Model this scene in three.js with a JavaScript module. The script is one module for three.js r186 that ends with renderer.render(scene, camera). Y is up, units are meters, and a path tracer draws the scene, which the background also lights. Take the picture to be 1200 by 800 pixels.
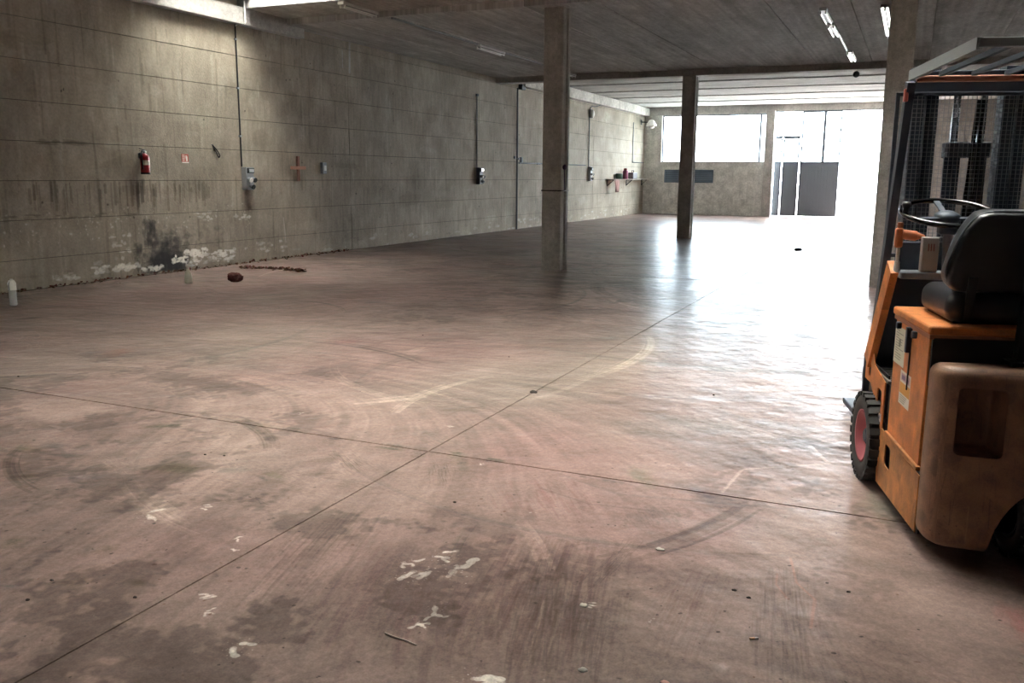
import * as THREE from 'three';
import { RoundedBoxGeometry } from 'three/addons/geometries/RoundedBoxGeometry.js';
import { mergeGeometries, mergeVertices, toCreasedNormals } from 'three/addons/utils/BufferGeometryUtils.js';
import { Brush, Evaluator, SUBTRACTION } from 'three-bvh-csg';

// ------------------------------------------------------------------ camera, sky, exposure
const D = Math.PI / 180;
const scene = new THREE.Scene();
const camera = new THREE.PerspectiveCamera(2 * Math.atan(400 / 1038) / D, 1.5, 0.05, 300);
camera.position.set(0, 1.55, 0);
camera.rotation.set(-10.57 * D, 23.987 * D, 0.41 * D, 'YXZ');
scene.add(camera);
scene.background = new THREE.Color().setRGB(0.94, 0.985, 1.045);      // even, bright overcast sky
scene.backgroundIntensity = 7.2;
const renderer = new THREE.WebGLRenderer({ antialias: true });
renderer.toneMapping = THREE.LinearToneMapping;
renderer.toneMappingExposure = 9.4;
renderer.shadowMap.enabled = true;

// ------------------------------------------------------------------ helpers
function rng(seed) { let s = seed >>> 0; return () => { s = (s + 0x6d2b79f5) | 0; let t = Math.imul(s ^ (s >>> 15), 1 | s); t = (t + Math.imul(t ^ (t >>> 7), 61 | t)) ^ t; return ((t ^ (t >>> 14)) >>> 0) / 4294967296; }; }
function makeNoise(seed) {                         // value noise, period 256
  const r = rng(seed), N = 256, a = new Float32Array(N * N);
  for (let i = 0; i < a.length; i++) a[i] = r();
  return (x, y, px = 256, py = px) => {
    const xi = Math.floor(x), yi = Math.floor(y); let fx = x - xi, fy = y - yi;
    fx = fx * fx * (3 - 2 * fx); fy = fy * fy * (3 - 2 * fy);
    let x0, x1, y0, y1;
    if (px === 256) { x0 = xi & 255; x1 = (xi + 1) & 255; y0 = (yi & 255) << 8; y1 = ((yi + 1) & 255) << 8; } else { x0 = ((xi % px) + px) % px; x1 = (x0 + 1) % px; const yy = ((yi % py) + py) % py; y0 = yy << 8; y1 = ((yy + 1) % py) << 8; }
    const p = a[y0 + x0], q = a[y1 + x0];
    const t = p + (a[y0 + x1] - p) * fx, b = q + (a[y1 + x1] - q) * fx;
    return t + (b - t) * fy;
  };
}
const n1 = makeNoise(11), n2 = makeNoise(23), n3 = makeNoise(37);
const fbm = (n, x, y, o = 4) => { let s = 0, a = 0.5, t = 0; for (let i = 0; i < o; i++) { s += a * n(x, y); t += a; x = x * 2 + 17.3; y = y * 2 + 9.1; a *= 0.5; } return s / t; };
const clamp = (x, a = 0, b = 1) => Math.min(b, Math.max(a, x));
const smooth = (a, b, x) => { const t = clamp((x - a) / (b - a)); return t * t * (3 - 2 * t); };
const lerp = (a, b, t) => a + (b - a) * t;

function canvasOf(w, h) { const c = document.createElement('canvas'); c.width = w; c.height = h; return c; }
function canvasTex(c, wrap = THREE.ClampToEdgeWrapping, srgb = true) {
  const t = new THREE.CanvasTexture(c);
  t.wrapS = t.wrapT = wrap; if (srgb) t.colorSpace = THREE.SRGBColorSpace;
  return t;
}
function dataTex(w, h, fn, { srgb = false, wrap = THREE.RepeatWrapping } = {}) {   // fn(i, j) -> grey or [r, g, b] in 0..255
  const d = new Uint8Array(w * h * 4);
  for (let j = 0, o = 0; j < h; j++) for (let i = 0; i < w; i++, o += 4) {
    const v = fn(i, j);
    if (typeof v === 'number') d[o] = d[o + 1] = d[o + 2] = v; else { d[o] = v[0]; d[o + 1] = v[1]; d[o + 2] = v[2]; }
    d[o + 3] = 255;
  }
  const t = new THREE.DataTexture(d, w, h);
  t.magFilter = THREE.LinearFilter; t.wrapS = t.wrapT = wrap; if (srgb) t.colorSpace = THREE.SRGBColorSpace; t.needsUpdate = true;
  return t;
}
const std = (color, roughness = 0.8, o = {}) => new THREE.MeshStandardMaterial({ color, roughness, metalness: 0, ...o });
const phys = (color, roughness = 0.5, o = {}) => new THREE.MeshPhysicalMaterial({ color, roughness, ...o });

const used = new Map();
function numbered(name) { const k = used.get(name) ?? 0; used.set(name, k + 1); return k ? name + '_' + String(k).padStart(3, '0') : name; }
function merged(geos) {
  const list = [].concat(geos); if (list.length === 1) return list[0];
  const flat = list.map((g) => { const q = g.index ? g.toNonIndexed() : g; for (const k of Object.keys(q.attributes)) if (!['position', 'normal', 'uv'].includes(k)) q.deleteAttribute(k); return q; });
  return mergeGeometries(flat);
}
function put(name, geos, material, parent = null) {
  const m = new THREE.Mesh(merged(geos), material);
  m.castShadow = m.receiveShadow = true;
  if (parent) { m.name = name; parent.add(m); } else { m.name = numbered(name); scene.add(m); }
  return m;
}
function tag(o, label, category, group, kind) { o.userData.label = label; o.userData.category = category; if (group) o.userData.group = group; if (kind) o.userData.kind = kind; return o; }
function thing(name, label, category, pos = [0, 0, 0], turn = 0, group, kind) {
  const g = new THREE.Group(); g.name = numbered(name); g.position.set(...pos); g.rotation.y = turn; scene.add(g);
  return tag(g, label, category, group, kind);
}
const structure = (name, label, category) => thing(name, label, category, [0, 0, 0], 0, undefined, 'structure');
const box = (x0, x1, y0, y1, z0, z1) => new THREE.BoxGeometry(Math.abs(x1 - x0), Math.abs(y1 - y0), Math.abs(z1 - z0)).translate((x0 + x1) / 2, (y0 + y1) / 2, (z0 + z1) / 2);
const rbox = (x0, x1, y0, y1, z0, z1, r = 0.01, s = 2) => new RoundedBoxGeometry(Math.abs(x1 - x0), Math.abs(y1 - y0), Math.abs(z1 - z0), s, r).translate((x0 + x1) / 2, (y0 + y1) / 2, (z0 + z1) / 2);
function rod(a, b, r, r2 = r, seg = 14) {          // cylinder from a to b
  const A = new THREE.Vector3(...a), B = new THREE.Vector3(...b), d = B.clone().sub(A);
  const g = new THREE.CylinderGeometry(r2, r, d.length(), seg);
  g.applyQuaternion(new THREE.Quaternion().setFromUnitVectors(new THREE.Vector3(0, 1, 0), d.clone().normalize()));
  return g.translate((A.x + B.x) / 2, (A.y + B.y) / 2, (A.z + B.z) / 2);
}
function bar(a, b, w, t, side = [1, 0, 0]) {        // rectangular bar from a to b: w along side, t across
  const A = new THREE.Vector3(...a), B = new THREE.Vector3(...b), y = B.clone().sub(A), len = y.length(); y.normalize();
  const x = new THREE.Vector3(...side).addScaledVector(y, -y.dot(new THREE.Vector3(...side))).normalize(), z = x.clone().cross(y);
  const g = new THREE.BoxGeometry(w, len, t);
  return g.applyMatrix4(new THREE.Matrix4().makeBasis(x, y, z).setPosition((A.x + B.x) / 2, (A.y + B.y) / 2, (A.z + B.z) / 2));
}
const tube = (pts, r, seg = 40, rad = 8, closed = false) => new THREE.TubeGeometry(new THREE.CatmullRomCurve3(pts.map((p) => new THREE.Vector3(...p)), closed), seg, r, rad, closed);
const lathe = (pts, seg = 28) => new THREE.LatheGeometry(pts.map((p) => new THREE.Vector2(...p)), seg);
function uvBy(g, fn, attr = 'uv') {
  const p = g.attributes.position, n = g.attributes.normal, a = new Float32Array(p.count * 2);
  for (let i = 0; i < p.count; i++) { const [u, v] = fn(p.getX(i), p.getY(i), p.getZ(i), n.getX(i), n.getY(i), n.getZ(i)); a[2 * i] = u; a[2 * i + 1] = v; }
  g.setAttribute(attr, new THREE.BufferAttribute(a, 2)); return g;
}
const boxUV = (g, s = 1, ox = 0, oy = 0) => uvBy(g, (x, y, z, nx, ny, nz) => { const ax = Math.abs(nx), ay = Math.abs(ny), az = Math.abs(nz); return ax >= ay && ax >= az ? [z * s + ox, y * s + oy] : ay >= az ? [x * s + ox, z * s + oy] : [x * s + ox, y * s + oy]; });

// ------------------------------------------------------------------ floor
const XL = -10.7, XR = 4.9, ZF = -37.9, ZN = 6.0;     // hall: left wall, right wall, far wall, wall behind the camera
const JX = -2.41, JZ = [5.1, -4.25, -13.6, -22.95, ZF];
// marks on the floor, in metres (x, z); each is drawn on every slab it crosses
const marks = [];
{
  const r = rng(77), R = (a, b) => a + (b - a) * r();
  const streak = (x0, z0, x1, z1, width, n, col, alpha, bend = 0) => marks.push({ t: 'streak', x0, z0, x1, z1, width, n, col, alpha, bend, seed: (r() * 1e9) | 0 });
  const blob = (x, z, rx, rz, turn, col, alpha) => marks.push({ t: 'blob', x, z, rx, rz, turn, col, alpha, seed: (r() * 1e9) | 0 });
  const arc = (x, z, rad, a0, a1, width, col, alpha) => marks.push({ t: 'arc', x, z, rad, a0, a1, width, col, alpha, seed: (r() * 1e9) | 0 });
  const line = (pts, width, col, alpha) => marks.push({ t: 'line', pts, width, col, alpha });
  const dark = '52,44,38', grey = '92,86,78', pale = '186,166,150', red = '140,84,76', white = '214,206,194', brown = '88,62,48';
  // tyre tracks: wide turning circles over the whole floor
  for (let i = 0; i < 80; i++) { const z = -R(4.5, 20), x = R(-9.5, 0.2), a = R(0, 6.28); arc(x, z, R(1.2, 3.8), a, a + R(0.4, 1.5), R(0.05, 0.2), r() < 0.66 ? (r() < 0.4 ? grey : dark) : pale, R(0.1, 0.3)); }
  for (let i = 0; i < 26; i++) { const z = -R(2.0, 7.0), x = R(-6, 0.5), a = R(0, 6.28); arc(x, z, R(1.1, 2.6), a, a + R(0.3, 0.9), R(0.04, 0.16), r() < 0.6 ? dark : r() < 0.6 ? grey : pale, R(0.08, 0.22)); }
  for (let i = 0; i < 60; i++) { const z = -R(5, 22), x = R(-10, 0); streak(x, z, x + R(-1.6, 1.6), z + R(-0.9, 0.9), R(0.05, 0.35), 16, r() < 0.65 ? dark : pale, R(0.1, 0.24), R(-0.4, 0.4)); }
  for (let i = 0; i < 60; i++) { const z = -R(1.8, 16), x = R(-9.5, 1); blob(x, z, R(0.05, 0.35), R(0.03, 0.2), R(0, 3.1), r() < 0.6 ? grey : r() < 0.5 ? dark : red, R(0.12, 0.32)); }
  // dirty zone at the left of the foreground
  for (let i = 0; i < 46; i++) { const x = R(-5.2, -2.7), z = R(-4.0, -2.9) + (x + 4) * -0.12; streak(x, z, x + R(0.15, 0.7), z + R(-0.16, 0.2), R(0.02, 0.09), 8, r() < 0.7 ? dark : pale, R(0.08, 0.24), R(-0.1, 0.1)); }
  for (let i = 0; i < 26; i++) blob(R(-4.6, -2.5), R(-3.6, -2.0), R(0.04, 0.22), R(0.02, 0.1), R(-0.6, 0.6), r() < 0.7 ? dark : grey, R(0.08, 0.2));
  // smear fans in the middle of the foreground, dragged towards the camera
  streak(-1.28, -3.42, -1.05, -2.35, 0.34, 70, '70,52,48', 0.17, 0.05); streak(-1.22, -3.2, -0.93, -2.3, 0.2, 40, '60,48,44', 0.17, 0.04);
  streak(-1.0, -3.1, -0.82, -2.3, 0.16, 36, '70,56,50', 0.13, -0.03); streak(-0.98, -3.55, -1.02, -2.95, 0.05, 14, dark, 0.26, -0.06);
  streak(-0.62, -3.4, -0.6, -2.6, 0.16, 34, '84,62,56', 0.13, 0.06); streak(-0.36, -3.55, -0.2, -2.5, 0.14, 34, '62,52,46', 0.15, 0.03); streak(-0.3, -3.2, -0.12, -2.6, 0.2, 36, '70,54,48', 0.11, 0.02);
  streak(-1.85, -3.1, -1.6, -2.2, 0.3, 50, '78,62,56', 0.11, 0.06); streak(-0.1, -2.75, 0.02, -2.5, 0.06, 16, '40,34,30', 0.17, 0.0); streak(-0.1, -3.0, 0.45, -2.55, 0.22, 30, '78,60,54', 0.11, 0.05);
  streak(-1.5, -2.9, -1.2, -2.2, 0.5, 60, '80,60,56', 0.10, 0.1); streak(-2.3, -3.35, -2.0, -2.3, 0.24, 40, dark, 0.12, 0.05);
  streak(-2.9, -4.05, -2.5, -3.75, 0.1, 26, dark, 0.24, 0.05); streak(-2.75, -4.65, -2.3, -4.32, 0.12, 24, grey, 0.32, 0.04); streak(-2.25, -4.1, -2.05, -3.75, 0.08, 20, dark, 0.24, -0.04); streak(-1.7, -4.1, -1.35, -3.6, 0.3, 30, '110,84,80', 0.3, 0.03);
  streak(-1.05, -3.95, -0.9, -3.7, 0.16, 26, grey, 0.3, 0); streak(-0.95, -5.1, -0.4, -5.5, 0.14, 26, dark, 0.28, 0.05); streak(-1.1, -6.4, 0.0, -6.7, 0.2, 26, dark, 0.22, 0.1); streak(-1.2, -7.2, 0.2, -7.8, 0.3, 36, dark, 0.24, 0.1); streak(-1.4, -9.0, 0.1, -9.6, 0.4, 40, dark, 0.2, 0.2);
  line([[-0.75, -4.3], [-0.72, -4.7], [-0.3, -5.0], [-0.42, -5.3]], 0.014, pale, 0.5); line([[-0.4, -5.9], [-0.02, -6.1], [-0.2, -6.5]], 0.014, pale, 0.5);
  line([[-0.34, -3.62], [-0.29, -3.4], [-0.21, -3.28], [-0.2, -3.05]], 0.008, '150,110,98', 0.6); line([[-0.37, -3.45], [-0.36, -3.35], [-0.31, -3.25]], 0.006, '150,110,98', 0.5);
  // hairline cracks and dirt along the cross joint
  line([[-6, -4.33], [-5, -4.36], [-4.4, -4.3], [-3.7, -4.38], [-3.1, -4.31]], 0.02, dark, 0.16); line([[-1.6, -4.2], [-1.2, -4.05], [-0.8, -4.12], [-0.4, -4.2]], 0.02, grey, 0.3); line([[-1.6, -3.96], [-1.3, -3.86], [-1.0, -3.9]], 0.012, dark, 0.2);
  for (let i = 0; i < 44; i++) { const x = R(-6, 0); blob(x, -4.25 + R(-0.06, 0.06), R(0.02, 0.16), R(0.012, 0.04), 0, dark, R(0.12, 0.34)); }
  for (let i = 0; i < 30; i++) { const z = R(-9, -1.6); blob(JX + R(-0.05, 0.05), z, R(0.012, 0.03), R(0.03, 0.16), 0, dark, R(0.12, 0.3)); }
  // white plaster and paint traces
  const w = (x, z, l, turn, a = 0.8) => marks.push({ t: 'paint', x, z, l, turn, a, col: white, seed: (r() * 1e9) | 0 });
  w(-1.66, -3.03, 0.1, 0.35, 0.8); w(-1.56, -2.91, 0.16, 0.7, 0.8); w(-1.75, -2.93, 0.08, -0.2, 0.6); w(-1.68, -2.78, 0.12, 0.9, 0.75); w(-1.45, -2.62, 0.1, -0.5, 0.6); w(-1.47, -2.52, 0.07, -0.4, 0.7); w(-1.12, -2.26, 0.12, 0.9, 0.8); w(-1.93, -2.11, 0.1, -0.2, 0.75);
  w(-3.1, -2.83, 0.12, 0.3, 0.4); w(-2.95, -3.05, 0.06, 0, 0.5); w(-2.5, -2.72, 0.05, 0.2, 0.5); w(-2.55, -2.82, 0.05, 0.2, 0.5); w(-2.3, -2.35, 0.07, 0.3, 0.4); w(-2.2, -2.25, 0.05, 0.1, 0.35); w(-0.98, -2.89, 0.05, 0.2, 0.4); w(-3.6, -4.6, 0.07, 0.1, 0.4); w(-2.55, -4.75, 0.06, 0.1, 0.3); w(-2.05, -4.17, 0.05, -0.1, 0.4);
  for (let i = 0; i < 70; i++) w(R(-5, 0.4), R(-7, -2), R(0.008, 0.03), R(0, 3), R(0.2, 0.6));
  for (let i = 0; i < 900; i++) blob(R(-6, 0.8), -1.7 - 6.5 * r() * r(), R(0.002, 0.011), R(0.002, 0.009), R(0, 3), r() < 0.7 ? '40,34,30' : brown, R(0.25, 0.6));
  // litter and dirt along the foot of the left wall, grey wear round the pillar and the middle aisle
  for (let i = 0; i < 70; i++) { const z = R(-15, -7); streak(-10.55 + R(0, 0.35), z, -10.5 + R(0, 0.5), z - R(0.2, 1.0), R(0.03, 0.16), 10, r() < 0.8 ? '58,44,36' : brown, R(0.14, 0.36), 0.05); }
  for (let i = 0; i < 40; i++) blob(R(-9.8, -5.5), R(-22, -15.5), R(0.3, 1.4), R(0.15, 0.6), R(-0.3, 0.3), grey, R(0.08, 0.2));
  for (let i = 0; i < 18; i++) blob(R(-7.5, -4.5), R(-15.3, -13.8), R(0.2, 0.9), R(0.06, 0.2), R(-0.2, 0.2), '166,112,100', R(0.08, 0.2));
}
function drawMarks(ctx, px) {                       // ctx is in metres; px = pixels per metre
  ctx.lineCap = 'round'; ctx.lineJoin = 'round';
  for (const m of marks) {
    const r = rng(m.seed ?? 1), R = (a, b) => a + (b - a) * r();
    if (m.t === 'streak') {
      const dx = m.x1 - m.x0, dz = m.z1 - m.z0, L = Math.hypot(dx, dz), nx = -dz / L, nz = dx / L;
      for (let i = 0; i < m.n * 4; i++) {
        const o = (R(-0.5, 0.5) + R(-0.5, 0.5)) * m.width, a = R(0, 0.7), b = a + R(0.08, 0.4), q = R(-0.01, 0.01), bend = m.bend * (b - a) * 0.5;
        ctx.strokeStyle = `rgba(${m.col},${m.alpha * R(0.25, 0.85)})`; ctx.lineWidth = Math.max(0.003, m.width * R(0.01, 0.07));
        ctx.beginPath(); ctx.moveTo(m.x0 + dx * a + nx * o, m.z0 + dz * a + nz * o);
        ctx.quadraticCurveTo(m.x0 + dx * (a + b) / 2 + nx * (o + bend), m.z0 + dz * (a + b) / 2 + nz * (o + bend), m.x0 + dx * Math.min(1.1, b) + nx * (o + q), m.z0 + dz * Math.min(1.1, b) + nz * (o + q)); ctx.stroke();
      }
    } else if (m.t === 'arc') {
      for (let i = 0; i < 14; i++) {
        const rr = m.rad + R(-0.5, 0.5) * m.width, a = lerp(m.a0, m.a1, R(0, 0.4)), b = lerp(m.a0, m.a1, R(0.5, 1));
        ctx.strokeStyle = `rgba(${m.col},${m.alpha * R(0.4, 1.3)})`; ctx.lineWidth = m.width * R(0.06, 0.35);
        ctx.beginPath(); ctx.arc(m.x, m.z, rr, a, b); ctx.stroke();
      }
    } else if (m.t === 'blob') {
      const c = Math.cos(m.turn), sn = Math.sin(m.turn), big = Math.max(m.rx, m.rz) > 0.04, k = big ? 70 : 2;
      for (let i = 0; i < k; i++) {                  // a stain is a cloud of small grainy splats, denser in the middle
        const t = R(0, 6.283), q = Math.sqrt(r()) * R(0.3, 1), ex = Math.cos(t) * m.rx * q, ez = Math.sin(t) * m.rz * q, s = big ? R(0.08, 0.3) * Math.min(m.rx, m.rz * 2) : R(0.4, 1) * m.rx;
        ctx.fillStyle = `rgba(${m.col},${m.alpha * (big ? 0.26 : 0.9)})`; ctx.beginPath(); ctx.ellipse(m.x + ex * c - ez * sn, m.z + ex * sn + ez * c, s, s * R(0.5, 0.9), m.turn, 0, 6.283); ctx.fill();
      }
    } else if (m.t === 'line') {
      for (let k = 0; k < 3; k++) { ctx.strokeStyle = `rgba(${m.col},${m.alpha * 0.5})`; ctx.lineWidth = m.width * (0.4 + 0.6 * k); ctx.beginPath(); m.pts.forEach((p, i) => ctx[i ? 'lineTo' : 'moveTo'](p[0] + R(-1, 1) * m.width * 0.6, p[1] + R(-1, 1) * m.width * 0.6)); ctx.stroke(); }
    } else if (m.t === 'paint') {
      const big = m.l > 0.04;
      if (big) for (let k = 0; k < 3; k++) {           // smeared dabs: short wandering strokes of uneven width
        let x = m.x + R(-0.3, 0.3) * m.l, z = m.z + R(-0.4, 0.4) * m.l, a = m.turn + R(-0.9, 0.9);
        for (let i = 0; i < 9; i++) {
          const nx = x + Math.cos(a) * m.l * 0.06, nz = z - Math.sin(a) * m.l * 0.08; a += R(-0.45, 0.45);
          ctx.strokeStyle = `rgba(${m.col},${Math.min(1, m.a * R(0.4, 1.2))})`; ctx.lineWidth = m.l * R(0.03, 0.26); ctx.beginPath(); ctx.moveTo(x, z); ctx.lineTo(nx, nz); ctx.stroke(); x = nx; z = nz;
        }
      }
      for (let i = 0; i < (big ? 40 : 3); i++) { ctx.fillStyle = `rgba(${m.col},${Math.min(1, m.a * R(0.3, 1))})`; const q = R(0.01, big ? 0.035 : 0.3) * m.l; ctx.beginPath(); ctx.ellipse(m.x + (R(-0.5, 0.5) + R(-0.3, 0.3)) * m.l, m.z + (R(-0.5, 0.5) + R(-0.3, 0.3)) * m.l, q, q * 0.8, 0, 0, 6.283); ctx.fill(); }
    }
  }
}
function floorMap(x0, x1, z0, z1, w, h) {           // z0 far, z1 near
  const c = canvasOf(w, h), ctx = c.getContext('2d'), sx = w / (x1 - x0), sz = h / (z1 - z0);
  ctx.fillStyle = 'rgb(130,111,103)'; ctx.fillRect(0, 0, w, h);
  ctx.setTransform(sx, 0, 0, sz, -x0 * sx, -z0 * sz);
  drawMarks(ctx, sx); ctx.setTransform(1, 0, 0, 1, 0, 0);
  const im = ctx.getImageData(0, 0, w, h), d = im.data;
  for (let j = 0, o = 0; j < h; j++) {
    const z = z0 + (j + 0.5) / sz;
    for (let i = 0; i < w; i++, o += 4) {
      const x = x0 + (i + 0.5) / sx;
      const big = n1(x * 0.55 + 3, z * 0.55) * 0.6 + n2(x * 1.7, z * 1.7) * 0.4, mid = n3(x * 7 + n1(x * 2, z * 2) * 4, z * 7), fine = n1(x * 70, z * 70), grain = n2(x * 210, z * 210);
      const wa = n1(x * 0.22 + 70, z * 0.22) * 2.2 - 1.1, ca = Math.cos(wa), sa = Math.sin(wa), bu = x * ca + z * sa, bv = z * ca - x * sa, wipe = n2(bu * 0.9, bv * 9) * 0.6 + n3(bu * 2.2 + 5, bv * 26) * 0.4;   // wiped-on dirt in long strokes
      const dn = 0.5 * n1(x * 2.6 + 31, z * 2.6) + 0.28 * n2(x * 8 + 3, z * 8) + 0.22 * n3(x * 30, z * 30), grime = smooth(0.54, 0.66, dn) * smooth(0.4, 0.62, n3(x * 0.45 + 12, z * 0.45 + 60)) * 0.2;   // patches of trodden-in dirt with ragged edges
      const k = (0.54 + 0.26 * big + 0.14 * mid + 0.27 * wipe + 0.12 * fine + 0.14 * grain - 0.05) * (1 - grime), g = clamp((n2(x * 0.8 + 40, z * 0.8 + n3(x, z) * 2) - 0.5) * 2.2, 0, 1) * 0.5, e = clamp((n3(x * 1.1 + 9, z * 1.1 + 5) - 0.52) * 3, 0, 1) * 0.4;
      d[o] = clamp(d[o] * k * (1 - 0.07 * g + 0.05 * e), 0, 255); d[o + 1] = clamp(d[o + 1] * k * (1 + 0.02 * g - 0.035 * e), 0, 255); d[o + 2] = clamp(d[o + 2] * k * (1 + 0.01 * g - 0.01 * e), 0, 255);
    }
  }
  ctx.putImageData(im, 0, 0);
  return canvasTex(c, THREE.MirroredRepeatWrapping);
}
const floorBump = dataTex(2048, 2048, (i, j) => {    // 8 m tile: slow waves, trowel marks, grit
  const u = i / 2048 * 256, v = j / 2048 * 256;
  return clamp(128 + 200 * (0.3 * (n1(u / 8, v / 8, 32) - 0.5) + 0.3 * (n2(u / 4, v / 4, 64) - 0.5) + 0.22 * (n3(u / 2, v / 2, 128) - 0.5) + 0.1 * (n1(u, v) - 0.5)), 0, 255);
});
floorBump.channel = 1; floorBump.repeat.set(1 / 8, 1 / 8);
const floorRough = dataTex(1024, 1024, (i, j) => {
  const u = i / 1024, v = j / 1024, a = 0.5 * n2(u * 16, v * 16, 16) + 0.3 * n1(u * 64, v * 64, 64) + 0.2 * n3(u * 256, v * 256);
  return clamp(214 + 41 * smooth(0.2, 0.8, a), 0, 255);
});
floorRough.channel = 1; floorRough.repeat.set(1 / 7, 1 / 7);
{
  const floor = structure('floor', 'dusty brown-red concrete slab floor with tyre marks and saw-cut joints', 'floor');
  put('floor_base', box(XL - 0.3, XR + 0.3, -0.3, -0.008, ZF - 0.3, ZN + 0.3), std(new THREE.Color(0x4a3f37), 0.95), floor);
  const g = 0.0035, gz = 0.0055;
  const views = [[-6.4, JX, -4.25, -1.25, 2048, 1536], [JX, 1.6, -4.25, -1.25, 2048, 1536], [XL, JX, -13.6, -4.25, 2048, 2048], [JX, 1.3, -13.6, -4.25, 1024, 2048], [XL, JX, -22.95, -13.6, 1024, 1024], [JX, 1.3, -22.95, -13.6, 512, 1024], [XL, JX, ZF, -22.95, 1024, 1024], [JX, 1.3, ZF, -22.95, 512, 1024]];
  let k = 0;
  for (let b = 0; b < 4; b++) for (const [x0, x1] of [[XL, JX], [JX, XR]]) {
    const v = views[k++], z1 = b ? JZ[b] : ZN, z0 = JZ[b + 1];
    const m = new THREE.MeshPhysicalMaterial({ map: floorMap(...v), roughness: 0.345, roughnessMap: floorRough, bumpMap: floorBump, bumpScale: 0.014, specularIntensity: 0.11 });
    const geo = box(x0 + g, x1 - g, -0.12, 0, z0 + gz, z1 - gz);
    uvBy(geo, (x, y, z) => [(x - v[0]) / (v[1] - v[0]), 1 - (z - v[2]) / (v[3] - v[2])]); uvBy(geo, (x, y, z) => [x, z], 'uv1');
    put('floor_slab', geo, m, floor);
  }
}
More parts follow.
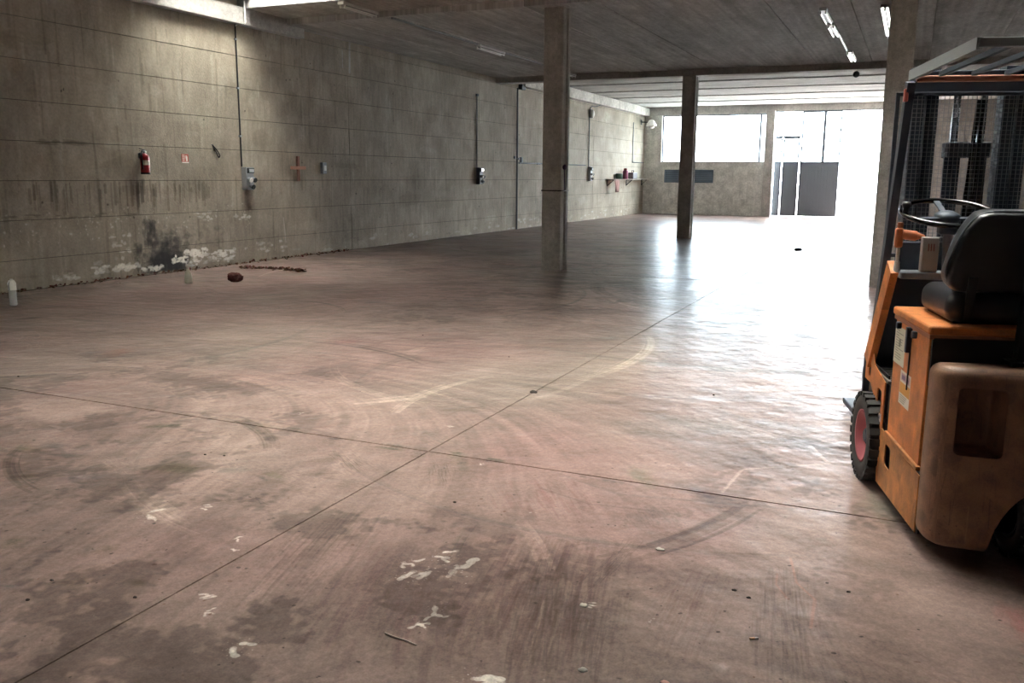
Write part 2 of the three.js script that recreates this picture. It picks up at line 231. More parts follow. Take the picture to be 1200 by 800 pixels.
// ------------------------------------------------------------------ concrete textures
function wallMap(z0, z1, y0, y1, w, h, far) {        // u runs from z0 (far end) to z1, v from y0 to y1
  const c = canvasOf(w, h), ctx = c.getContext('2d'), sz = w / (z1 - z0), sy = h / (y1 - y0), r = rng(far ? 91 : 90), R = (a, b) => a + (b - a) * r();
  ctx.fillStyle = 'rgb(154,144,128)'; ctx.fillRect(0, 0, w, h);
  ctx.setTransform(sz, 0, 0, -sy, -z0 * sz, y1 * sy);
  ctx.lineCap = 'round';
  const fillPoly = (z, y, rz, ry, col, n = 12) => { ctx.fillStyle = col; ctx.beginPath(); for (let j = 0; j < n; j++) { const t = j / n * 6.283, q = R(0.55, 1.1); ctx[j ? 'lineTo' : 'moveTo'](z + Math.cos(t) * rz * q, y + Math.sin(t) * ry * q); } ctx.closePath(); ctx.fill(); };
  // drips and board marks
  for (let i = 0; i < (far ? 260 : 700); i++) { const z = R(z0, z1), y = R(0.2, 4.2), l = R(0.1, 0.8); ctx.strokeStyle = r() < 0.55 ? `rgba(78,72,60,${R(0.05, 0.22)})` : `rgba(212,206,190,${R(0.05, 0.18)})`; ctx.lineWidth = R(0.01, 0.05); ctx.beginPath(); ctx.moveTo(z, y); ctx.lineTo(z + R(-0.02, 0.02), y - l); ctx.stroke(); }
  for (let i = 0; i < 130; i++) { const z = R(z0, z1), y = R(0.2, 4.2); ctx.strokeStyle = `rgba(104,98,86,${R(0.04, 0.14)})`; ctx.lineWidth = R(0.004, 0.012); ctx.beginPath(); ctx.moveTo(z, y); ctx.lineTo(z + R(0.5, 2.5), y + R(-0.01, 0.01)); ctx.stroke(); }
  for (let i = 0; i < 120; i++) fillPoly(R(z0, z1), R(0.1, 4.2), R(0.1, 0.6), R(0.05, 0.3), r() < 0.5 ? `rgba(96,90,76,${R(0.05, 0.16)})` : `rgba(206,200,184,${R(0.05, 0.14)})`);
  for (let i = 0; i < 60; i++) fillPoly(R(z0, z1), R(0.15, 3.9), R(0.012, 0.03), R(0.012, 0.03), `rgba(64,58,50,${R(0.3, 0.8)})`, 6);
  // flaking foot of the wall
  for (let i = 0; i < (far ? 90 : 60); i++) fillPoly(R(z0, z1), R(0.02, 0.3), R(0.03, 0.2), R(0.015, 0.06), r() < 0.6 ? `rgba(214,210,200,${R(0.15, 0.4)})` : `rgba(112,104,92,${R(0.1, 0.3)})`);
  if (!far) {
    // stains of oil drips under the second joint, flecks of paint in the course below
    for (let i = 0; i < 90; i++) { const z = R(-11.6, -8.2); ctx.strokeStyle = `rgba(62,54,42,${R(0.12, 0.36)})`; ctx.lineWidth = R(0.012, 0.05); ctx.beginPath(); ctx.moveTo(z, R(1.3, 1.46)); ctx.lineTo(z, R(0.95, 1.3)); ctx.stroke(); }
    for (let i = 0; i < 170; i++) { const z = R(-12.6, -7); fillPoly(z, 0.8 + R(-0.2, 0.25), R(0.006, 0.03), R(0.006, 0.026), `rgba(206,200,186,${R(0.25, 0.75)})`, 7); }
    for (let i = 0; i < 40; i++) fillPoly(R(-10.2, -7), R(0.9, 1.0), R(0.03, 0.12), R(0.006, 0.02), `rgba(90,84,72,${R(0.2, 0.5)})`, 8);
    for (let i = 0; i < 16; i++) fillPoly(R(-9.4, -8.5), 1.955 + R(-0.02, 0.03), R(0.05, 0.2), R(0.008, 0.03), `rgba(84,74,60,${R(0.2, 0.4)})`, 8);
    // soot of a small fire against the wall: grainy, with runs upward
    for (let i = 0; i < 520; i++) { const z = -10.62 + (R(-1, 1) + R(-1, 1)) * 0.24, y = Math.abs(R(-1, 1) * R(0.2, 1)) * 0.75; fillPoly(z, y + 0.05, R(0.02, 0.11), R(0.02, 0.1), `rgba(34,32,32,${R(0.1, 0.3) * (1 - y)})`, 9); }
    for (let i = 0; i < 120; i++) { const z = -10.28 + (R(-1, 1) + R(-1, 1)) * 0.08, y = R(0.45, 0.85); fillPoly(z, y, R(0.01, 0.05), R(0.02, 0.08), `rgba(44,42,40,${R(0.1, 0.26)})`, 9); }
    for (let i = 0; i < 120; i++) { const z = -10.02 + (R(-1, 1) + R(-1, 1)) * 0.06, y = R(0.05, 0.5); fillPoly(z, y, R(0.01, 0.05), R(0.02, 0.08), `rgba(48,46,44,${R(0.07, 0.18)})`, 9); }
    for (let i = 0; i < 90; i++) { const z = -11.2 + R(-0.7, 0.9), y = R(0.3, 0.7); fillPoly(z, y, R(0.02, 0.1), R(0.02, 0.08), `rgba(60,58,56,${R(0.05, 0.14)})`, 9); }
    // white peeling paint
    const peel = (za, zb, y, t, n, a) => { for (let i = 0; i < n; i++) fillPoly(R(za, zb), y + R(-1, 1) * t, R(0.02, 0.09), R(0.012, 0.04), `rgba(228,224,214,${Math.min(1, R(0.5, 1.5) * a)})`, 10); };
    peel(-11.5, -10.95, 0.27, 0.06, 46, 0.9); peel(-12.15, -11.6, 0.22, 0.06, 34, 0.75); peel(-12.1, -10.9, 0.13, 0.05, 34, 0.5); peel(-10.95, -10.72, 0.2, 0.05, 20, 0.8); peel(-10.05, -9.2, 0.17, 0.045, 54, 0.6); peel(-10.5, -10.1, 0.11, 0.03, 20, 0.7); peel(-8.9, -8.5, 0.13, 0.04, 14, 0.4); peel(-9.9, -9.55, 0.5, 0.2, 14, 0.4); peel(-13.6, -12.4, 0.24, 0.1, 22, 0.35); peel(-12.6, -12.2, 0.8, 0.05, 8, 0.5); peel(-11.8, -11.2, 0.85, 0.07, 12, 0.4);
    ctx.strokeStyle = 'rgba(186,186,182,.55)'; ctx.lineWidth = 0.07; ctx.beginPath(); ctx.moveTo(-15.82, 4.2); ctx.lineTo(-15.8, 3.62); ctx.stroke(); ctx.lineWidth = 0.03; ctx.beginPath(); ctx.moveTo(-15.55, 4.0); ctx.lineTo(-15.55, 3.68); ctx.stroke();
    ctx.strokeStyle = 'rgba(206,200,188,.4)'; ctx.lineWidth = 0.03; ctx.beginPath(); ctx.moveTo(-13.5, 0.75); ctx.lineTo(-13.55, 0.3); ctx.stroke();
    for (let i = 0; i < 60; i++) { const z = R(-14.2, -12.8); ctx.strokeStyle = `rgba(70,62,58,${R(0.06, 0.2)})`; ctx.lineWidth = R(0.01, 0.04); ctx.beginPath(); ctx.moveTo(z, 4.2); ctx.lineTo(z, R(3.9, 4.1)); ctx.stroke(); }
    for (let i = 0; i < 16; i++) fillPoly(R(-8.4, -7.4), R(2.9, 4.0), R(0.05, 0.25), R(0.1, 0.4), `rgba(96,62,44,${R(0.04, 0.1)})`);
  }
  ctx.setTransform(1, 0, 0, 1, 0, 0);
  const im = ctx.getImageData(0, 0, w, h), d = im.data;
  for (let j = 0, o = 0; j < h; j++) for (let i = 0; i < w; i++, o += 4) {
    const z = i / sz, y = j / sy, k = 0.76 + 0.16 * n1(z * 0.9, y * 0.9) + 0.12 * n2(z * 3.1, y * 3.1) + 0.1 * n3(z * 16, y * 5) + 0.1 * n1(z * 45, y * 45);
    for (let q = 0; q < 3; q++) d[o + q] = clamp(d[o + q] * k, 0, 255);
  }
  ctx.putImageData(im, 0, 0);
  return canvasTex(c, THREE.MirroredRepeatWrapping);
}
function concreteTile(base, streaks, seed, amp = 1) {  // 3 m tile, streaks along v
  const a = makeNoise(seed);
  return dataTex(512, 512, (i, j) => {
    const u = i / 512 * 256, v = j / 512 * 256;
    const k = 1 + amp * (0.16 * (a(u / 16, v / 16, 16) - 0.5) + 0.14 * (a(u / 4, v / 4, 64) - 0.5) + 0.16 * (a(u, v) - 0.5) + streaks * (a(u / 4, v / 64, 64, 4) - 0.5) + streaks * 0.8 * (a(u / 16 + 3, v / 64, 16, 4) - 0.5));
    return base.map((b) => clamp(b * k, 0, 255));
  }, { srgb: true });
}
const rep = (t, s) => { const q = t.clone(); q.repeat.set(s, s); q.needsUpdate = true; return q; };
const concreteT = concreteTile([174, 171, 166], 0.06, 301, 0.8), ceilT = concreteTile([188, 187, 184], 0.16, 302, 0.8), paleT = concreteTile([196, 194, 188], 0.06, 303);
const grainBump = dataTex(512, 512, (i, j) => clamp(128 + 90 * (n1(i / 2, j / 2) - 0.5) + 60 * (n2(i / 8, j / 8, 64) - 0.5), 0, 255));
const M = {
  concrete: std(0xffffff, 0.9, { map: rep(concreteT, 1 / 3), bumpMap: rep(grainBump, 1 / 1.5), bumpScale: 0.004 }),
  ceil: std(0xffffff, 0.92, { map: rep(ceilT, 1 / 3), bumpMap: rep(grainBump, 1 / 1.5), bumpScale: 0.004 }),
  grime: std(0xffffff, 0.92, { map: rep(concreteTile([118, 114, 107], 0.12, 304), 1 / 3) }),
  pale: std(0xffffff, 0.9, { map: rep(paleT, 1 / 3) }),
  joint: std(0x4c463d, 0.95),
  galv: std(0x8d9296, 0.45, { metalness: 0.6 }), black: std(0x17181a, 0.5), blackRubber: std(0x1b1b1c, 0.85), greyPlastic: std(0x8b8f92, 0.5), whitePlastic: std(0xe4e4de, 0.4), darkGrey: std(0x44484c, 0.6), blueSteel: std(0x5d6a78, 0.5),
  glass: phys(0xd6dcde, 0.02, { transmission: 1, thickness: 0, ior: 1.45 }), skyGlass: phys(0xf4f1ea, 0.05, { transmission: 1, thickness: 0, ior: 1.45 }), paneGlass: phys(0xc4bfb0, 0.05, { transmission: 1, thickness: 0, ior: 1.45 }),
};
// ------------------------------------------------------------------ walls
{
  const near = wallMap(-24.2, -5, 0, 4.6, 2048, 512, false), farT = wallMap(ZF, -24.2, 0, 4.6, 1024, 512, true);
  const bump = rep(grainBump, 1 / 1.2); bump.channel = 1;
  const mN = std(0xffffff, 0.88, { map: near, bumpMap: bump, bumpScale: 0.005 }), mF = std(0xffffff, 0.88, { map: farT, bumpMap: bump, bumpScale: 0.005 });
  const wall = structure('wall_left', 'long grey concrete wall of stacked panels with soot and flaking paint', 'wall');
  put('wall_core', box(XL - 0.35, XL - 0.022, 0, 5.2, ZF - 0.35, ZN + 0.3), M.joint, wall);
  const ys = [0, 0.41, 0.93, 1.445, 1.96, 2.48, 3.0, 3.53, 4.05, 4.6], zs = [ZN, -5.6, -15.72, -24.2, -31.2, ZF], r = rng(5);
  for (let s = 0; s < 5; s++) for (let k = 0; k < 9; k++) {
    const out = (r() - 0.5) * 0.006, g = box(XL - 0.05, XL + out, ys[k] + 0.0045, ys[k + 1] - 0.0045, zs[s + 1] + 0.004, zs[s] - 0.004);
    const [z0, z1] = s > 2 ? [ZF, -24.2] : [-24.2, -5];
    uvBy(g, (x, y, z) => [(z - z0) / (z1 - z0), y / 4.6]); uvBy(g, (x, y, z) => [z, y], 'uv1');
    put('wall_panel', g, s > 2 ? mF : mN, wall);
  }
  const right = structure('wall_right', 'plain grey concrete wall behind the forklift', 'wall');
  put('wall_core', boxUV(box(XR, XR + 0.35, 0, 5.2, ZF - 0.35, ZN + 0.3)), M.grime, right);
  const back = structure('wall_near', 'plain grey concrete wall at the near end of the hall', 'wall');
  put('wall_core', boxUV(box(XL - 0.3, XR + 0.3, 0, 5.2, ZN, ZN + 0.35)), M.concrete, back);
  const end = structure('wall_far', 'grey plastered end wall under a band of bright windows', 'wall');
  const z0 = ZF - 0.3, W = (n, x0, x1, y0, y1, m = M.concrete) => put(n, boxUV(box(x0, x1, y0, y1, z0, ZF)), m, end);
  W('parapet', XL, -5.62, 0, 2.18, M.pale); W('window_jamb', XL, -9.95, 2.18, 4.12, M.pale); W('lintel', XL, XR, 4.2, 5.2); W('lintel', XL, -5.3, 4.12, 4.2); W('wall_core', -0.7, XR, 0, 4.2);
}
// long windows above the parapet
{
  const w = structure('window_1', 'long band of bright clear windows above the end wall parapet', 'window');
  const F = std(0x59646e, 0.5), z = ZF - 0.16;
  put('window_frame', [box(-9.95, -5.62, 2.18, 2.22, z - 0.05, z + 0.05), box(-9.95, -5.62, 4.07, 4.12, z - 0.05, z + 0.05), box(-9.95, -9.9, 2.22, 4.07, z - 0.05, z + 0.05)], F, w);
  put('window_mullion', box(-5.92, -5.84, 2.22, 4.07, z - 0.05, z + 0.05), F, w);
  put('window_pane', box(-9.9, -5.9, 2.22, 4.07, z - 0.003, z + 0.003), M.glass, w);
  put('window_pane', box(-5.85, -5.62, 2.22, 4.07, z - 0.003, z + 0.003), M.glass, w);
  put('window_sill', box(-9.97, -5.62, 2.16, 2.185, ZF - 0.3, ZF + 0.04), M.pale, w);
}
// folding gate: three closed leaves, the rest of the doorway stands open
{
  const door = structure('door_1', 'blue-grey folding steel gate with glazed tops beside the open doorway', 'gate');
  const F = std(0x56616c, 0.5), P = std(0x76808a, 0.55), z = ZF - 0.15;
  const leaf = (x0, x1, top, mull, turn = 0) => {
    const o = new THREE.Group(); o.name = 'gate_leaf'; o.position.set(x0, 0, z); o.rotation.y = turn; door.add(o); const w = x1 - x0;
    put('leaf_panel', box(0, w, 0.03, 2.18, -0.02, 0.02), P, o);
    const ribs = []; for (let x = 0.1; x < w - 0.05; x += 0.12) ribs.push(box(x, x + 0.02, 0.06, 2.14, 0.018, 0.03));
    if (ribs.length) put('leaf_ribs', ribs, P, o);
    put('leaf_frame', [box(0, 0.06, 0.03, top, -0.03, 0.03), box(w - 0.06, w, 0.03, top, -0.03, 0.03), box(0.06, w - 0.06, 2.15, 2.2, -0.03, 0.03), box(0.06, w - 0.06, top - 0.05, top, -0.03, 0.03), ...(mull ? [box(mull - 0.05, mull + 0.05, 2.2, top - 0.04, -0.03, 0.03)] : [])], F, o);
    put('leaf_pane', box(0.06, w - 0.06, 2.2, top - 0.05, -0.003, 0.003), M.glass, o);
  };
  leaf(-5.27, -4.99, 3.16, 0); leaf(-4.94, -4.31, 3.16, 0); leaf(-4.26, -2.76, 4.18, 0.86);
  put('gate_rail', box(-5.28, -4.26, 3.16, 3.22, z - 0.03, z + 0.03), F, door);
  put('gate_track', box(-5.3, -0.7, 4.16, 4.24, z - 0.06, z + 0.1), F, door);
}
// ------------------------------------------------------------------ roof
const ROWS = [{ z: [1.4, 3.2], x: [[-4.6, -2.8]] }, { z: [-6.9, -4.6], x: [[-5.5, -3.3], [-1.9, 0.3]] }, { z: [-12.5, -10.8], x: [[-10.42, -8.5], [0.6, 2.8]] }];   // square roof lights, row by row: z far and near, x intervals
const YC = 4.45, YT = 6.2;
{
  const ceil = structure('ceiling', 'grey concrete slab ceiling with ribbed panels between deep beams', 'ceiling');
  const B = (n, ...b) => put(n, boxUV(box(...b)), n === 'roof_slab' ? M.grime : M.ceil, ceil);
  let zn = ZN + 0.3;
  for (const { z: [z0, z1], x } of ROWS) {
    B('roof_slab', XL, XR, YC, YT, z1, zn); zn = z0; let xn = XL;
    for (const [x0, x1] of [...x, [XR, XR]]) { B('roof_slab', xn, x0, YC, YT, z0, z1); xn = x1; }
  }
  B('roof_slab', XL - 0.3, XR + 0.3, 4.75, 5.2, ZF - 0.3, -12.5);
  B('beam_soffit', XL, XR, 4.3, YT, -13.6, -12.5);
  for (let i = 0; i < 13; i++) { const x0 = XL + i * 1.2, x1 = x0 + 1.2; put('ceiling_panel', uvBy(box(x0 + 0.006, x1 - 0.006, 4.2 + (i % 3) * 0.006, 4.76, -22.82, -13.61), (x, y, z) => [x, z * 0.34 + i * 0.37]), M.ceil, ceil); }
  for (let i = 0; i < 12; i++) { const z1 = -23.2 - i * 1.225, z0 = z1 - 1.225; put('ceiling_panel', uvBy(box(XL, XR, 4.44 + (i % 2) * 0.025, 4.76, z0 + 0.03, z1 - 0.03), (x, y, z) => [z, x * 0.34 + i * 0.31]), M.ceil, ceil); }
  const b2 = thing('concrete_beam', 'dark concrete cross beam spanning the hall over the second row of pillars', 'beam');
  put('beam_web', boxUV(rbox(XL + 0.005, XR - 0.005, 4.05, 4.76, -23.2, -22.82, 0.012)), M.concrete, b2);
  const places = ['at the near end of the hall', 'over the left half of the near bay', 'beside the forklift', 'above the soot-stained wall', 'over the right side of the hall']; let k = 0;
  for (const { z: [z0, z1], x } of ROWS) for (const [x0, x1] of x) {
    const s = structure('window_' + (k + 2), 'square glazed roof light ' + places[k], 'skylight'); k++;
    for (let i = 0; i < 2; i++) put('skylight_pane', box(lerp(x0, x1, i / 2) + 0.02, lerp(x0, x1, (i + 1) / 2) - 0.02, YT - 0.006, YT, z0 + 0.02, z1 - 0.02), M.skyGlass, s);
    for (let i = 0; i <= 2; i++) put('glazing_bar', box(lerp(x0, x1, i / 2) - 0.02, lerp(x0, x1, i / 2) + 0.02, YT - 0.03, YT + 0.02, z0, z1), M.galv, s);
  }
  const t1 = tag(put('trim_1', boxUV(rbox(XL - 0.01, XL + 0.16, 4.03, 4.31, -14.12, ZN, 0.012)), M.concrete), 'concrete ledge along the top of the soot-stained wall', 'ledge', undefined, 'structure');
  const t2 = tag(put('trim_2', boxUV(rbox(XL - 0.01, XL + 0.2, 4.1, 4.42, ZF + 0.01, -24.45, 0.012)), M.pale), 'pale concrete ledge along the wall top above the shelf', 'ledge', undefined, 'structure');
}
// ------------------------------------------------------------------ pillars
{
  const sh = new THREE.Shape();                      // section with a groove down each side
  const w = 0.17, d = 0.17;
  [[-w + 0.012, d], [w - 0.012, d], [w, d - 0.012], [w, 0.06], [w - 0.03, 0.045], [w - 0.03, -0.045], [w, -0.06], [w, -d + 0.012], [w - 0.012, -d], [-w + 0.012, -d], [-w, -d + 0.012], [-w, -0.06], [-w + 0.03, -0.045], [-w + 0.03, 0.045], [-w, 0.06], [-w, d - 0.012]].forEach((p, i) => sh[i ? 'lineTo' : 'moveTo'](...p));
  const geo = (h) => boxUV(new THREE.ExtrudeGeometry(sh, { depth: h, bevelEnabled: false }).rotateX(-Math.PI / 2));
  const g1 = geo(4.2), g2 = geo(4.05), g3 = geo(4.2);
  const P = (x, z, g, label) => { const o = thing('concrete_pillar', label, 'pillar', [x, 0, z], 0, 'pillars of the hall'); put('shaft', g, M.concrete, o); return o; };
  const p1 = P(-5.45, -13.97, g1, 'square concrete pillar with a dark wire tied round it');
  put('tie_wire', [box(-0.178, 0.178, 1.31, 1.33, 0.168, 0.178), box(0.168, 0.178, 1.31, 1.33, -0.178, 0.17), box(-0.178, -0.168, 1.31, 1.33, -0.178, 0.17)], M.black, p1);
  put('wire_knot', [new THREE.SphereGeometry(0.035, 10, 8).scale(1, 1.3, 1).translate(0.2, 1.70, 0.1), rod([0.2, 1.68, 0.1], [0.21, 1.32, 0.12], 0.008)], std(0x5a4a66, 0.7), p1);
  P(-5.35, -23.02, g2, 'square concrete pillar under the dark cross beam, in front of the long windows');
  P(-0.31, -13.97, g1, 'square concrete pillar standing just beyond the forklift');
  P(-0.31, -23.02, g2, 'square concrete pillar under the cross beam, behind the one by the forklift');
  const e = P(-5.45, ZF + 0.17, g3, 'square concrete pillar between the windows and the folding gate');
}
// ------------------------------------------------------------------ outside
tag(put('yard', box(-60, 60, -0.4, -0.13, -110, ZF - 0.3), std(0xb9b4aa, 0.9)), 'pale concrete yard outside the open doorway', 'yard', undefined, 'structure');
// ------------------------------------------------------------------ forklift (local frame: x across from the left wheel face, y up, -z forward)
const forklift = thing('forklift', 'small orange electric forklift with black seat and overhead guard, seen from behind', 'forklift', [-0.12, 0, -4.7], 14.377 * D);
{
  const V = (x0, x1, y0, y1, v0, v1, r = 0.008) => rbox(x0, x1, y0, y1, -v0, -v1, r);      // v = metres forward
  const pt = (u, y, v) => [u, y, -v];
  const W = 0.97, C = W / 2;
  // paint: orange with grime, scratches and stains
  const paint = (base, seed, dirt, dirtCol) => {
    const c = canvasOf(512, 512), x = c.getContext('2d'), r = rng(seed), R = (a, b) => a + (b - a) * r(), a = makeNoise(seed + 1);
    x.fillStyle = `rgb(${base})`; x.fillRect(0, 0, 512, 512);
    for (let i = 0; i < 420; i++) { x.fillStyle = `rgba(${dirtCol},${R(0.03, 0.14) * dirt})`; x.beginPath(); x.ellipse(R(0, 512), R(0, 512), R(2, 30), R(2, 24), R(0, 3), 0, 6.283); x.fill(); }
    for (let i = 0; i < 160; i++) { x.strokeStyle = r() < 0.75 ? `rgba(${dirtCol},${R(0.08, 0.3) * dirt})` : `rgba(226,188,140,${R(0.05, 0.2)})`; x.lineWidth = R(0.6, 3); const X = R(0, 512), Y = R(0, 512); x.beginPath(); x.moveTo(X, Y); x.lineTo(X + R(-8, 8), Y + R(10, 90)); x.stroke(); }
    for (let i = 0; i < 200; i++) { x.fillStyle = `rgba(48,34,26,${R(0.1, 0.5) * dirt})`; x.fillRect(R(0, 512), R(0, 512), R(1, 4), R(1, 4)); }
    const im = x.getImageData(0, 0, 512, 512), d = im.data;
    for (let i = 0; i < 512 * 512; i++) { const k = 0.82 + 0.22 * a((i % 512) / 30, (i >> 9) / 30) + 0.12 * a((i % 512) / 2, (i >> 9) / 2); for (let q = 0; q < 3; q++) d[4 * i + q] = clamp(d[4 * i + q] * k, 0, 255); }
    x.putImageData(im, 0, 0); return canvasTex(c, THREE.RepeatWrapping);
  };
  const K = {
    orange: std(0xffffff, 0.5, { map: paint('208,126,66', 501, 0.55, '92,62,42') }),
    dirty: std(0xffffff, 0.55, { map: paint('186,124,70', 502, 1.0, '74,58,46') }),
    weight: std(0xffffff, 0.5, { map: paint('142,106,82', 503, 1.0, '62,52,46') }),
    navy: std(0x36404e, 0.5), steel: std(0x4c545e, 0.5, { metalness: 0.2 }), black: std(0x16171a, 0.45), rubber: std(0x3a3936, 0.9), vinyl: phys(0x24282c, 0.38, { clearcoat: 0.2, clearcoatRoughness: 0.4 }), guard: std(0xa4aaac, 0.4), rust: std(0xa8735a, 0.7), chrome: std(0xd2d6da, 0.16, { metalness: 1 }), pink: std(0xa0545a, 0.65), white: std(0xd9d6cc, 0.5), greyBox: std(0xc8c6c0, 0.6), tread: std(0x6a6a64, 0.6, { metalness: 0.3 }),
  };
  const P = (name, geos, m, parent = forklift) => { const g = merged(geos); return put(name, boxUV(g, 1.1), m, parent); };
  const ev = new Evaluator(); ev.useGroups = false;
  const cut = (g, ...subs) => { let b = new Brush(g); b.updateMatrixWorld(); for (const s of subs) { const c = new Brush(s); c.updateMatrixWorld(); b = ev.evaluate(b, c, SUBTRACTION); b.updateMatrixWorld(); } const o = b.geometry; for (const k of Object.keys(o.attributes)) if (!['position', 'normal', 'uv'].includes(k)) o.deleteAttribute(k); o.clearGroups(); return o; };
  // chassis core
  P('chassis', [V(0.19, W - 0.19, 0.1, 0.42, -0.8, 0.42), V(0.09, W - 0.09, 0.3, 0.58, -0.78, 0.14)], K.navy);
  // lower side panels with a hand hole, step fenders with slot and round hole
  for (const s of [0, 1]) {
    const X = (g) => (s ? g.translate(0, 0, 0).applyMatrix4(new THREE.Matrix4().makeScale(-1, 1, 1).setPosition(W, 0, 0)) : g), flip = (g) => { if (s) { const q = g.index ? g.toNonIndexed() : g; for (const k of ['position', 'normal', 'uv']) { const a = q.attributes[k], n = a.itemSize; if (!a) continue; for (let i = 0; i < a.count; i += 3) for (let c = 0; c < n; c++) { const t = a.array[(i + 1) * n + c]; a.array[(i + 1) * n + c] = a.array[(i + 2) * n + c]; a.array[(i + 2) * n + c] = t; } } return q; } return g; };
    const sideShape = (pts, hole, x0, t) => { const sh = new THREE.Shape(); pts.forEach((p, i) => sh[i ? 'lineTo' : 'moveTo'](...p)); for (const h of hole) sh.holes.push(h); return new THREE.ExtrudeGeometry(sh, { depth: t, bevelEnabled: true, bevelThickness: 0.0015, bevelSize: 0.002, bevelSegments: 1, curveSegments: 10 }).rotateY(Math.PI / 2).translate(x0, 0, 0); };   // shape x = -v -> z
    const rr = (cx, cy, w, h, r) => { const p = new THREE.Path(); p.moveTo(cx - w + r, cy - h); p.lineTo(cx + w - r, cy - h); p.quadraticCurveTo(cx + w, cy - h, cx + w, cy - h + r); p.lineTo(cx + w, cy + h - r); p.quadraticCurveTo(cx + w, cy + h, cx + w - r, cy + h); p.lineTo(cx - w + r, cy + h); p.quadraticCurveTo(cx - w, cy + h, cx - w, cy + h - r); p.lineTo(cx - w, cy - h + r); p.quadraticCurveTo(cx - w, cy - h, cx - w + r, cy - h); return p; };
    // shape coordinates: (v, y); after rotateY(+90) shape x maps to -z, which is forward
    P('side_panel', flip(X(sideShape([[-0.775, 0.07], [-0.775, 0.318], [-0.16, 0.332], [-0.1, 0.335], [-0.1, 0.055]], [rr(-0.25, 0.235, 0.055, 0.055, 0.03)], 0.05, 0.004))), K.dirty);
    P('step_fender', flip(X(sideShape([[-0.095, 0.055], [-0.095, 0.565], [0.03, 0.585], [0.14, 0.605], [0.2, 0.665], [0.335, 0.62], [0.33, 0.5], [0.2, 0.5], [0.06, 0.42], [-0.03, 0.3], [-0.07, 0.055]], [rr(-0.005, 0.45, 0.045, 0.062, 0.015), rr(0.235, 0.56, 0.026, 0.034, 0.02)], 0.05, 0.004))), K.orange);
    P('step_tread', flip(X(V(0.055, 0.3, 0.565, 0.582, -0.13, 0.2, 0.004))), K.tread);
    const ribs = []; for (let i = 0; i < 9; i++) ribs.push(flip(X(box(0.07, 0.29, 0.582, 0.588, 0.11 - i * 0.034, 0.122 - i * 0.034)))); P('tread_ribs', ribs, K.tread);
  }
  for (const u of [0.066, W - 0.072]) P('side_liner', box(u, u + 0.006, 0.06, 0.56, 0.095, 0.77), K.black); for (const u of [0.066, W - 0.072]) P('step_liner', box(u, u + 0.006, 0.36, 0.6, -0.3, 0.09), K.black);
  // battery hood: side panels, lid, rear face
  P('hood_side', V(0.052, 0.09, 0.335, 0.915, -0.735, -0.195, 0.006), K.orange); P('hood_side', V(W - 0.09, W - 0.052, 0.335, 0.915, -0.735, -0.195, 0.006), K.orange);
  P('hood_front', V(0.088, W - 0.088, 0.42, 0.915, -0.24, -0.2, 0.006), K.navy);
  const lid = P('hood_lid', V(0.038, W - 0.038, 0.92, 0.958, -0.765, -0.17, 0.012), K.orange);
  P('hood_gasket', V(0.045, W - 0.045, 0.9, 0.921, -0.755, -0.18, 0.004), K.rust);
  P('hood_rear', V(0.06, W - 0.06, 0.7, 0.912, -0.755, -0.73, 0.004), K.black);
  const latch = P('hood_latch', [V(0.028, 0.052, 0.79, 0.905, -0.48, -0.455, 0.004), V(0.03, 0.052, 0.868, 0.9, -0.56, -0.53, 0.006), V(0.03, 0.052, 0.868, 0.9, -0.3, -0.27, 0.006)], K.navy);
  P('hood_seam', V(0.046, 0.056, 0.62, 0.9, -0.478, -0.466, 0.002), K.black, null || forklift);
  P('hood_sill', V(0.04, 0.06, 0.334, 0.352, -0.75, -0.195, 0.003), K.dirty);
  // stickers (print too small to read)
  const sticker = (name, u, y0, y1, v0, v1, draw) => { const c = canvasOf(96, 160), x = c.getContext('2d'); draw(x); const g = new THREE.PlaneGeometry(v0 - v1 < 0 ? v1 - v0 : v0 - v1, y1 - y0).rotateY(-Math.PI / 2).translate(u, (y0 + y1) / 2, -(v0 + v1) / 2); put(name, g, std(0xffffff, 0.5, { map: canvasTex(c) }), forklift); };
  sticker('warning_plate', 0.0505, 0.7, 0.875, -0.385, -0.2, (x) => { x.fillStyle = '#cfcab4'; x.fillRect(0, 0, 96, 160); x.fillStyle = '#7d7a6a'; const r = rng(9); for (let j = 0; j < 12; j++) x.fillRect(10, 16 + j * 11, 20 + r() * 54, 3); x.fillRect(40, 50, 16, 34); });
  sticker('caution_sticker', 0.0505, 0.535, 0.69, -0.525, -0.35, (x) => { x.fillStyle = '#d9d2c6'; x.fillRect(0, 0, 96, 160); x.fillStyle = '#b79aa4'; x.fillRect(10, 12, 76, 34); x.fillStyle = '#7a5f86'; x.fillRect(16, 20, 30, 20); x.fillRect(54, 24, 24, 16); x.fillStyle = '#d79a3e'; x.fillRect(2, 56, 92, 52); x.fillStyle = '#6e6a58'; for (let j = 0; j < 4; j++) x.fillRect(10, 116 + j * 10, 62 - j * 6, 3); });
  sticker('small_sticker', 0.0455, 0.36, 0.4, -0.08, -0.02, (x) => { x.fillStyle = '#cdc8ba'; x.fillRect(0, 0, 96, 160); x.fillStyle = '#6a7078'; x.fillRect(20, 40, 56, 70); });
